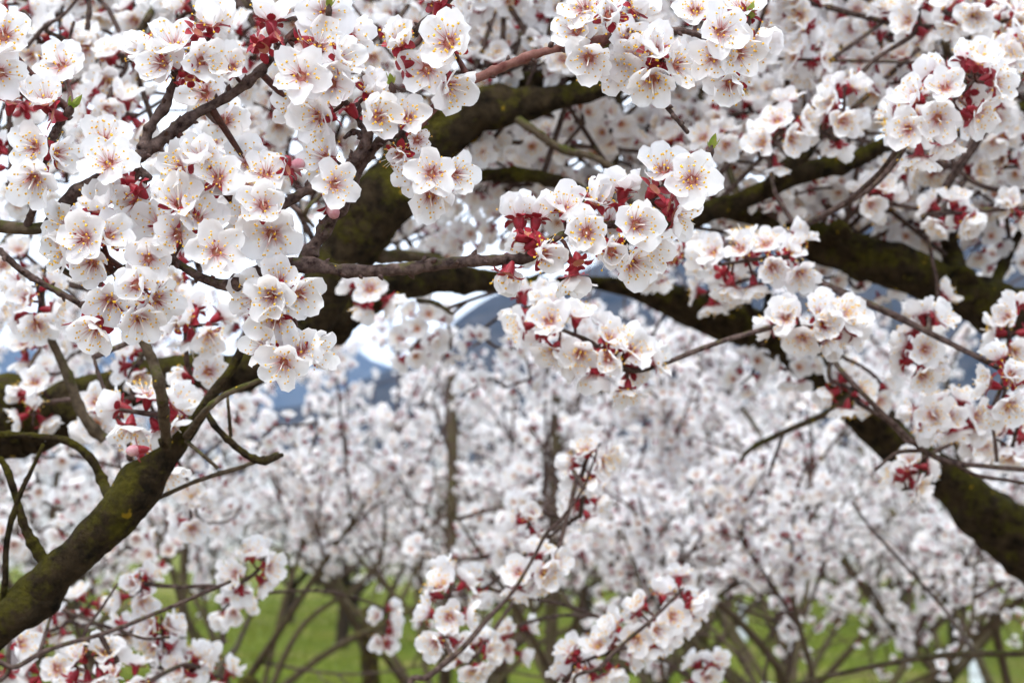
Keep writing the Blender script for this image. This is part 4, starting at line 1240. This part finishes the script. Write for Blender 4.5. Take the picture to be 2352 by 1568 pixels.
# ------------------------------------------------------------------ generated orchard trees
def grow(seed, height, trunk_h, spread, trunk_r, nl=5, nbr=8, ntw=5, leader=None, low=None, gapf=.03, per=(1, 4), limb_f=.55):
    """returns trunk path, limb paths, twig paths, flower points and facings (local, base at origin)"""
    r_ = np.random.default_rng(seed)
    lean = r_.normal(size=2) * (.05 if not leader else .002)
    top = np.array([lean[0], lean[1], trunk_h])
    trunk = spline(np.array([[0, 0, -.06, trunk_r * 1.25], [lean[0] * .3, lean[1] * .3, trunk_h * .35, trunk_r * .98], [lean[0] * .8, lean[1] * .8, trunk_h * .75, trunk_r], [*top, trunk_r * .9]]), 5)
    limbs, twigs, P, F = [], [], [], []
    rl = trunk_r * limb_f
    az0 = r_.uniform(0, 6.28)
    for i in range(nl):
        az = az0 + i * 2 * math.pi / nl + r_.normal() * .25
        o = np.array([math.cos(az), math.sin(az), 0])
        H = height * r_.uniform(.86, 1.0)
        s = spread * r_.uniform(.75, 1.1)
        a = top - [0, 0, trunk_h * .12] + o * trunk_r * .3
        if leader: H *= .86
        limbs.append(spline(np.array([[*a, rl], [*(top + o * s * .38 + [0, 0, (H - trunk_h) * .22]), rl * .75],
                                      [*(top + o * s * .72 + r_.normal(size=3) * .05 + [0, 0, (H - trunk_h) * .55]), rl * .5],
                                      [*(top + o * s + [0, 0, (H - trunk_h)]), rl * .14]]), 7))
    if leader:
        limbs.append(spline(np.array([[*top, leader * 1.1], [*(top + r_.normal(size=3) * .02 + [0, 0, (height - trunk_h) * .5]), leader], [*(top + [0.02, 0, (height - trunk_h) * .98]), leader * .8]]), 7))

    def flowers(sp, g):
        ln = np.linalg.norm(np.diff(sp[:, :3], axis=0), axis=1).sum()
        for c in range(int(ln / g) + 1):
            t = r_.uniform(.08, 1) * (len(sp) - 1)
            i = min(int(t), len(sp) - 2)
            p = sp[i, :3] * (1 - (t - i)) + sp[i + 1, :3] * (t - i)
            if low and r_.random() > np.clip((p[2] - low[0]) / (low[1] - low[0]), .06, 1): continue
            for _f in range(r_.integers(*per)):
                f = r_.normal(size=3) + np.array([0, 0, .2]); f /= np.linalg.norm(f)
                P.append(p + f * (r_.uniform(.009, .017) + sp[i, 3])); F.append(f)

    for lb in limbs:
        out = lb[-1, :3] - lb[0, :3]; out[2] = 0
        for b in range(nbr):
            j = int(r_.uniform(.22, .97) * (len(lb) - 1))
            q = lb[j]
            d = r_.normal(size=3) * .55 + np.array([0, 0, .55]) + .25 * out; d /= np.linalg.norm(d)
            L = spread * r_.uniform(.35, .8) * (1.15 - .5 * j / len(lb))
            br = spline(np.array([[*q[:3], max(.004, q[3] * .5)], [*(q[:3] + d * L * .5 + r_.normal(size=3) * .05 * L), max(.003, q[3] * .32)], [*(q[:3] + d * L + [0, 0, .08 * L]), .0014]]), 5)
            if br[-1, 2] > height * 1.04: br[:, 2] -= (br[-1, 2] - height * 1.04) * np.linspace(0, 1, len(br))
            if low and br[len(br) // 2, 2] < (low[0] + low[1]) / 2 and r_.random() < .85: continue
            twigs.append(br); flowers(br, gapf * 1.15)
            for t in range(ntw):
                k = int(r_.uniform(.2, 1) * (len(br) - 1))
                d2 = d * .6 + r_.normal(size=3) * .6 + np.array([0, 0, .2]); d2 /= np.linalg.norm(d2)
                l2 = r_.uniform(.12, .38) * min(1, spread)
                tw = spline(np.array([[*br[k, :3], .0028], [*(br[k, :3] + d2 * l2 * .5 + r_.normal(size=3) * .012), .0022], [*(br[k, :3] + d2 * l2), .001]]), 3)
                twigs.append(tw); flowers(tw, gapf)
        flowers(lb[len(lb) // 2:], gapf * 1.5)
    return trunk, limbs, twigs, np.array(P), np.array(F)


OPEN = [(1705, 1440, 75, 85), (770, 1440, 150, 110), (900, 1540, 200, 70), (1720, 1540, 120, 50), (2240, 1540, 60, 50)]


def corridor(x, y):
    g = np.zeros(np.shape(x), bool)
    for a, b, c, d in OPEN:
        g |= ((x - a) / c) ** 2 + ((y - b) / d) ** 2 < 1
    return g


def build_mid(label, xv, d, height, trunk_h, spread, trunk_r, seed, group=None, clear=False, **kw):
    p = at(xv, 1235, d)
    base = np.array([p.x, p.y, float(ground_z(np.array(p.x), np.array(p.y)))])
    root = empty('apricot_tree', base)
    tag(root, label, 'tree', group)
    trunk, limbs, twigs, P, F = grow(seed, height, trunk_h, spread, trunk_r, limb_f=.36, gapf=.055, per=(2, 7), **kw)
    if kw.get('leader') and clear:
        k = ~((np.abs(P[:, 0] - .01) < .10) & (P[:, 1] < .05) & (P[:, 2] < height - .12))
        P, F = P[k], F[k]
    F[:, 1] -= .35
    F /= np.linalg.norm(F, axis=1)[:, None]
    k = (P[:, 2] < height) | (np.random.default_rng(seed).random(len(P)) < .3)
    P, F = P[k], F[k]
    V, Q, T = tube(trunk, 12, .09, .9, 3, seed)
    add_obj('trunk', new_mesh('trunk', V, [Q, T], [M_LIMB]), root)
    for q, lb in enumerate(limbs):
        V, Q, T = tube(lb, 8, .09, .9, 3, seed + q)
        add_obj('limb', new_mesh('limb', V, [Q, T], [M_BRANCH if lb[0, 3] < .03 else M_LIMB]), root)
    S = Soup()
    for q, tw in enumerate(twigs):
        V, Q, T = tube(tw, 5, .08, 1, 0, q)
        S.add(V, Q, T)
    o = add_obj('twigs', S.mesh('twigs', [M_TWIG]), root); o['kind'] = 'stuff'
    Pw = P + base
    x, y, dd = project(Pw)
    frame = (x > 0) & (x < 2352) & (y > 0) & (y < 1568)
    # nothing of these crowns hangs into the view past the sharp twigs
    stem = (((x - 1020) / 30) ** 2 + ((y - 1070) / 270) ** 2 < 1) & (dd < 4.66)
    stem |= (((x - 1264) / 30) ** 2 + ((y - 1190) / 290) ** 2 < 1) & (dd < 4.16)
    keep = ~(frame & ((dd < 2.1) | corridor(x, y) | stem))
    P, F, dd, frame = P[keep], F[keep], dd[keep], frame[keep]
    order = np.argsort(np.where(frame, dd, dd + 50))
    n_obj = min(220, int(frame.sum()))
    r_ = np.random.default_rng(seed + 9)
    for i in order[:n_obj]:
        M = np.eye(4); M[:3, :3] = look_matrix(F[i], r_.uniform(0, 6.28)) * r_.uniform(.9, 1.08); M[:3, 3] = P[i]
        add_obj('blossom', MID_MESH[r_.integers(len(MID_MESH))], root, Matrix(M.tolist()))
    rest = order[n_obj:]
    if len(rest):
        o = add_obj('blossoms', scatter_mesh('blossoms', FL1, P[rest], F[rest], r_.uniform(.9, 1.08, len(rest)), seed), root)
        o['kind'] = 'stuff'
    print('mid', label[:30], len(P))


def soup_mesh(arr, name):
    V, Q, T, mq, mt, ti = arr
    return new_mesh(name, V, [Q, T], FLOWER_MATS, [mq, mt], True, ti)


MID_MESH = [soup_mesh(a, 'blossom') for a in FL2]


def cap_h(d, ytop):
    return CAM_H + (1235 - ytop) * K * d


build_mid('young apricot tree with one straight mossy leader in front of the blue mountain', 1022, 4.7, cap_h(4.7, 850), 1.08, .62, .032, 71, clear=True, leader=.0165, nl=6, nbr=7, ntw=5, low=(1.25, 1.6))
build_mid('young apricot tree with a thicker upright brown stem rising through its blossoms', 1262, 4.2, cap_h(4.2, 900), 1.08, .6, .034, 72, clear=True, leader=.0150, nl=6, nbr=7, ntw=5, low=(1.3, 1.6))
build_mid('bushy apricot tree under the arching limb, bare lower twigs over the grass', 1960, 3.7, 1.98, 1.08, .72, .034, 73, low=(1.05, 1.45), nbr=8)
build_mid('apricot tree behind the end of the arching dark limb', 2330, 4.2, 2.5, 1.08, .85, .036, 74, low=(1.05, 1.45))
build_mid('apricot tree with upright shoots behind the mossy leaning limb', 420, 4.0, 2.05, 1.08, .8, .034, 75, low=(1.25, 1.62), leader=.010)
build_mid('apricot tree behind the low blossoming twigs by the grey post', 60, 5.0, 2.6, 1.08, .95, .038, 76, low=(1.25, 1.62))
build_mid('apricot tree behind the thicker upright brown stem and the low shoots', 1140, 8.0, cap_h(9.0, 1010), 1.08, .9, .042, 77, low=(.95, 1.35))
build_mid('narrow young apricot tree with whippy shoots before the pale blue mountain', 540, 3.6, cap_h(3.6, 900), 1.2, .34, .024, 81, low=(1.4, 1.62), nl=4, nbr=6)
build_mid('apricot tree standing between the straight leader and the pale blue mountain', 900, 5.6, cap_h(5.6, 960), 1.25, .5, .03, 83, low=(1.3, 1.6), nl=4, nbr=7)
build_mid('tall apricot tree showing above the middle of the dark arching limb', 1640, 8.0, cap_h(8.0, 800), 1.08, 1.1, .045, 84, low=(1.2, 1.6), nbr=9)
build_mid('apricot tree between the two upright stems and the dark arch', 1530, 6.2, cap_h(6.2, 900), 1.08, .95, .042, 78, low=(1.25, 1.62))
build_mid('apricot tree with tall whips reaching before the dark wooded slope', 1800, 5.2, cap_h(5.2, 800), 1.08, .8, .036, 79, low=(1.25, 1.62), leader=.009)
build_mid('apricot tree beyond the bushy one with bare lower twigs', 2130, 6.6, 2.6, 1.08, 1.0, .042, 80, low=(1.05, 1.45))

build_mid('close young apricot tree under the drooping cluster of the arching limb', 1470, 3.1, cap_h(3.1, 960), 1.22, .42, .022, 86, low=(1.3, 1.5), nl=5, nbr=6)
build_mid('close young apricot tree beside the twig that leaves the arching limb', 1790, 3.0, cap_h(3.0, 1000), 1.12, .42, .022, 87, low=(1.3, 1.5), nl=5, nbr=6)

# ------------------------------------------------------------------ far rows
M_PUFF = M_PETAL


def far_variant(seed):
    trunk, limbs, twigs, P, F = grow(seed, 2.85, .68, 1.4, .085, nl=5, nbr=8, ntw=6, gapf=.085, per=(2, 6), low=(.85, 1.3))
    r_ = np.random.default_rng(seed)
    V, Q, T = tube(trunk, 10, .09, .9, 3, seed)
    tm = new_mesh('trunk', V, [Q, T], [M_FARBARK])
    lms = []
    for q, lb in enumerate(limbs):
        V, Q, T = tube(lb, 7, .08, .9, 2, seed + q)
        lms.append(new_mesh('limb', V, [Q, T], [M_FARBARK]))
    S = Soup()
    for q, tw in enumerate(twigs):
        tw = tw.copy(); tw[:, 3] *= 1.6
        V, Q, T = tube(tw[::2] if len(tw) > 6 else tw, 4, 0, 1, 0, q)
        S.add(V, Q, T)
    tw_m = S.mesh('twigs', [M_FARTWIG])
    # blossom puffs: two crossing cupped quads, a red calyx face in some
    n = len(P)
    P = P + r_.normal(size=(n, 3)) * .012
    s = r_.uniform(.014, .021, n)[:, None]
    H = r_.normal(size=(n, 3)); X = np.cross(H, F); X /= np.linalg.norm(X, axis=1)[:, None]; Y = np.cross(F, X)
    up = F * s * .45
    V = np.stack([P, P + X * s + up, P + (X + Y) * .75 * s + up, P + Y * s + up, P + (Y - X) * .75 * s + up, P - X * s + up, P + (-X - Y) * .75 * s + up, P - Y * s + up, P + (X - Y) * .75 * s + up], 1).reshape(-1, 3)
    k = np.arange(n)[:, None] * 9
    T = np.concatenate([np.concatenate([k, k + 1 + j, k + 1 + (j + 1) % 8], 1) for j in range(8)])
    tint = np.tile([0.05] + [1] * 8, n)
    m = np.zeros(len(T), int)
    cal = r_.random(n) < .28
    pc = P[cal] - F[cal] * .006
    kc = len(V) + np.arange(cal.sum())[:, None] * 3
    Vc = np.stack([pc + X[cal] * .008, pc - X[cal] * .008 + Y[cal] * .004, pc - F[cal] * .012 + Y[cal] * .006], 1).reshape(-1, 3)
    Tc = np.concatenate([kc, kc + 1, kc + 2], 1)
    cm = new_mesh('crown', np.vstack([V, Vc]), [np.vstack([T, Tc])], [M_PUFF, M_CALYX], [np.concatenate([m, np.ones(len(Tc), int)])], True, np.concatenate([tint, np.zeros(len(Vc))]))
    print('far variant', n)
    return tm, lms, tw_m, cm


FAR = [far_variant(900 + i) for i in range(5)]


def far_tree(x, y, v, rz, sc, label, group):
    z = float(ground_z(np.array(x), np.array(y)))
    root = empty('apricot_tree', (x, y, z))
    root.rotation_euler = (0, 0, rz)
    root.scale = (sc, sc, sc)
    tag(root, label, 'tree', group)
    tm, lms, tw, cm = FAR[v]
    add_obj('trunk', tm, root)
    for m in lms: add_obj('limb', m, root)
    o = add_obj('twigs', tw, root); o['kind'] = 'stuff'
    o = add_obj('crown', cm, root); o['kind'] = 'stuff'


def gpos(xv, yv):
    d = CAM_H / ((yv - 1235) * K) * math.cos(PITCH)
    p = at(xv, yv, CAM_H / ((yv - 1235) * K))
    return (p.x, p.y)


x, y = gpos(785, 1488)
far_tree(x, y, 0, 1.2, 1.0, 'apricot tree with a dark forked trunk standing alone on the grass', None)
x, y = gpos(662, 1438)
far_tree(x, y, 1, 2.1, 1.02, 'apricot tree with a slim dark trunk beside the lone forked trunk', None)
x, y = gpos(2020, 1462)
far_tree(x, y, 2, .4, 1.0, 'apricot tree behind the bushy tree and the white tree guard', None)
rf = random.Random(5)
taken = [gpos(785, 1488), gpos(662, 1438), gpos(2020, 1462)]
sight = [gpos(1705, 1478), gpos(2243, 1562), gpos(785, 1488)]
rows = [(16.5, [-7.4, 6.8]), (20.5, [-7.6, -5.4, 5.6, 8.1]), (25.5, [-9.2, -6.6, -1.2, 1.4, 4.0, 6.8, 9.4]), (31, [-11, -8, -3, -.2, 2.5, 5.4, 8.2, 11]),
        (37, [-12.5, -9.5, -6.2, -3.4, -.5, 2.4, 5.3, 8.3, 11.4]), (44, [-14, -11, -8, -5, -2, 1, 4, 7, 10, 13]), (52, [-16, -12.5, -9.2, -5.8, -2.5, .8, 4.2, 7.6, 11, 14.5])]
for yy, xs in rows:
    for xx in xs:
        x, y = xx + rf.uniform(-.4, .4), yy + rf.uniform(-.8, .8)
        if any(math.hypot(x - a, y - b) < 2.0 for a, b in taken): continue
        if any(y < b + 1 and abs(x / y - a / b) < .06 for a, b in sight): continue
        far_tree(x, y, rf.randrange(5), rf.uniform(0, 6.28), rf.uniform(.9, 1.08), 'white-blossomed apricot tree in the rows beyond the grass', 'apricot trees in the far orchard rows')

# far-off orchard that reads as one mass
nfo = 60000
fx_, fy_ = rng.uniform(-1, 1, nfo), 60 + 160 * rng.uniform(0, 1, nfo) ** 1.3
fx_ = fx_ * fy_ * .42
rowmod = (np.sin(fx_ * 1.9 + np.floor(fy_ / 5)) * .35 + .8)
fz_ = .9 + rng.uniform(0, 1, nfo) ** .8 * 2.5 * rowmod
fP = np.stack([fx_, np.floor(fy_ / 5) * 5 + rng.normal(0, .7, nfo), fz_], 1)
a1 = rng.normal(size=(nfo, 3)); a1 /= np.linalg.norm(a1, axis=1)[:, None]
a2 = np.cross(a1, rng.normal(size=(nfo, 3))); a2 /= np.linalg.norm(a2, axis=1)[:, None]
sz = rng.uniform(.05, .13, nfo)[:, None]
fV = np.stack([fP - a1 * sz, fP + a2 * sz, fP + a1 * sz, fP - a2 * sz], 1).reshape(-1, 3)
orchard = add_obj('distant_orchard', new_mesh('distant_orchard', fV, [np.arange(nfo * 4).reshape(-1, 4)], [M_PETAL, M_FARTWIG], [(rng.random(nfo) < .22).astype(int)], False, np.ones(nfo * 4)))
tag(orchard, 'hazy mass of distant apricot blossom at the foot of the hill', 'orchard', kind='stuff')

# ------------------------------------------------------------------ guards and post
M_GUARD = plain('guard_plastic', (0.62, 0.66, 0.68), .5, (0.5, 0.54, 0.56), 6)
M_POST = plain('post_wood', (0.17, 0.145, 0.15), .85, (0.26, 0.225, 0.22), 40)


def guard(xv, yb, h, r, label):
    x, y = gpos(xv, yb)
    z = float(ground_z(np.array(x), np.array(y)))
    root = empty('tree_guard', (x, y, z))
    tag(root, label, 'tree guard')
    a = np.linspace(R(12), 2 * math.pi - R(12), 19)
    prof = [(r * 1.04, -.02), (r, .05), (r * .98, h * .3), (r * .985, h * .6), (r * .97, h * .96), (r * 1.05, h)]
    V = np.concatenate([np.stack([q * np.cos(a), q * np.sin(a), np.full(19, zz)], 1) for q, zz in prof] + [np.stack([(q - .006) * np.cos(a), (q - .006) * np.sin(a), np.full(19, zz)], 1) for q, zz in prof[::-1]])
    n = 12
    Q = [[i * 19 + j, i * 19 + j + 1, (i + 1) * 19 + j + 1, (i + 1) * 19 + j] for i in range(n - 1) for j in range(18)]
    add_obj('sleeve', new_mesh('sleeve', V, [np.array(Q)], [M_GUARD]), root)
    for zz in (h * .28, h * .72):
        b = np.linspace(0, 2 * math.pi, 17)
        Pt = np.stack([(r + .002) * np.cos(b), (r + .002) * np.sin(b), np.full(17, zz), np.full(17, .006)], 1)
        V, Qd, T = tube(Pt, 5, 0)
        add_obj('tie', new_mesh('tie', V, [Qd, T], [M_POST]), root)
    # the sapling inside
    sap = empty('apricot_sapling', (x, y, z))
    tag(sap, 'thin apricot sapling growing out of the ' + ('taller' if h > .5 else 'shorter') + ' white tree guard', 'sapling')
    tr, lm, tw, P, F = grow(int(xv), 2.3, .9, .55, .022, nl=4, nbr=4, ntw=3, gapf=.08)
    V, Qd, T = tube(tr, 8, .06); add_obj('trunk', new_mesh('trunk', V, [Qd, T], [M_FARBARK]), sap)
    for lb in lm:
        V, Qd, T = tube(lb, 6, .06); add_obj('limb', new_mesh('limb', V, [Qd, T], [M_FARBARK]), sap)
    o = add_obj('blossoms', scatter_mesh('blossoms', FL1, P, F, np.full(len(P), 1.1), 3), sap); o['kind'] = 'stuff'


guard(1705, 1478, .56, .07, 'pale taller plastic tree guard standing by the bushy tree on the grass')
guard(2243, 1562, .42, .075, 'pale shorter tree guard below the arching limb on the grass')

p_top, p_bot = at(22, 1462, 3.4), at(78, 1640, 3.4)
pd = (p_bot - p_top) / (p_bot.z - p_top.z)
p_g = p_top + pd * (0 - .1 - p_top.z)
post = empty('wooden_post', (p_g.x, p_g.y, 0))
tag(post, 'leaning grey wooden post under the mossy leaning limb', 'post')
tp = np.array(p_top) - np.array([p_g.x, p_g.y, 0]); bt = np.array(p_g) - np.array([p_g.x, p_g.y, 0])
V, Qd, T = tube(spline(np.array([[*bt, .017], [*((tp + bt) / 2), .0165], [*tp, .0155]]), 12), 12, .05, .7, 3, 4)
add_obj('shaft', new_mesh('shaft', V, [Qd, T], [M_POST]), post)
V, Qd, T = tube(np.array([[*(tp + np.array([0, 0, -.002])), .0165], [*(tp + np.array([-.002, 0, .012])), .015]]), 12, .05)
add_obj('weathered_top', new_mesh('weathered_top', V, [Qd, T], [M_POST]), post)

# ------------------------------------------------------------------ haze
hz_m, n, l = mat_new('haze_air')
pv = n.new('ShaderNodeVolumePrincipled')
pv.inputs['Color'].default_value = (0.40, 0.61, 1.0, 1)
pv.inputs['Density'].default_value = 0.00013
pv.inputs['Anisotropy'].default_value = 0.0
o = n.new('ShaderNodeOutputMaterial'); l.new(pv.outputs[0], o.inputs['Volume'])
hv = np.array([[x, y, z] for x in (-5400, 5400) for y in (-5400, 5400) for z in (-40, 640)], float)
hq = np.array([[0, 1, 3, 2], [4, 6, 7, 5], [0, 4, 5, 1], [2, 3, 7, 6], [0, 2, 6, 4], [1, 5, 7, 3]])
haze = add_obj('haze', new_mesh('haze', hv, [hq], [hz_m], None, False))
tag(haze, 'thin bluish haze lying before the distant hills', 'haze', kind='stuff')
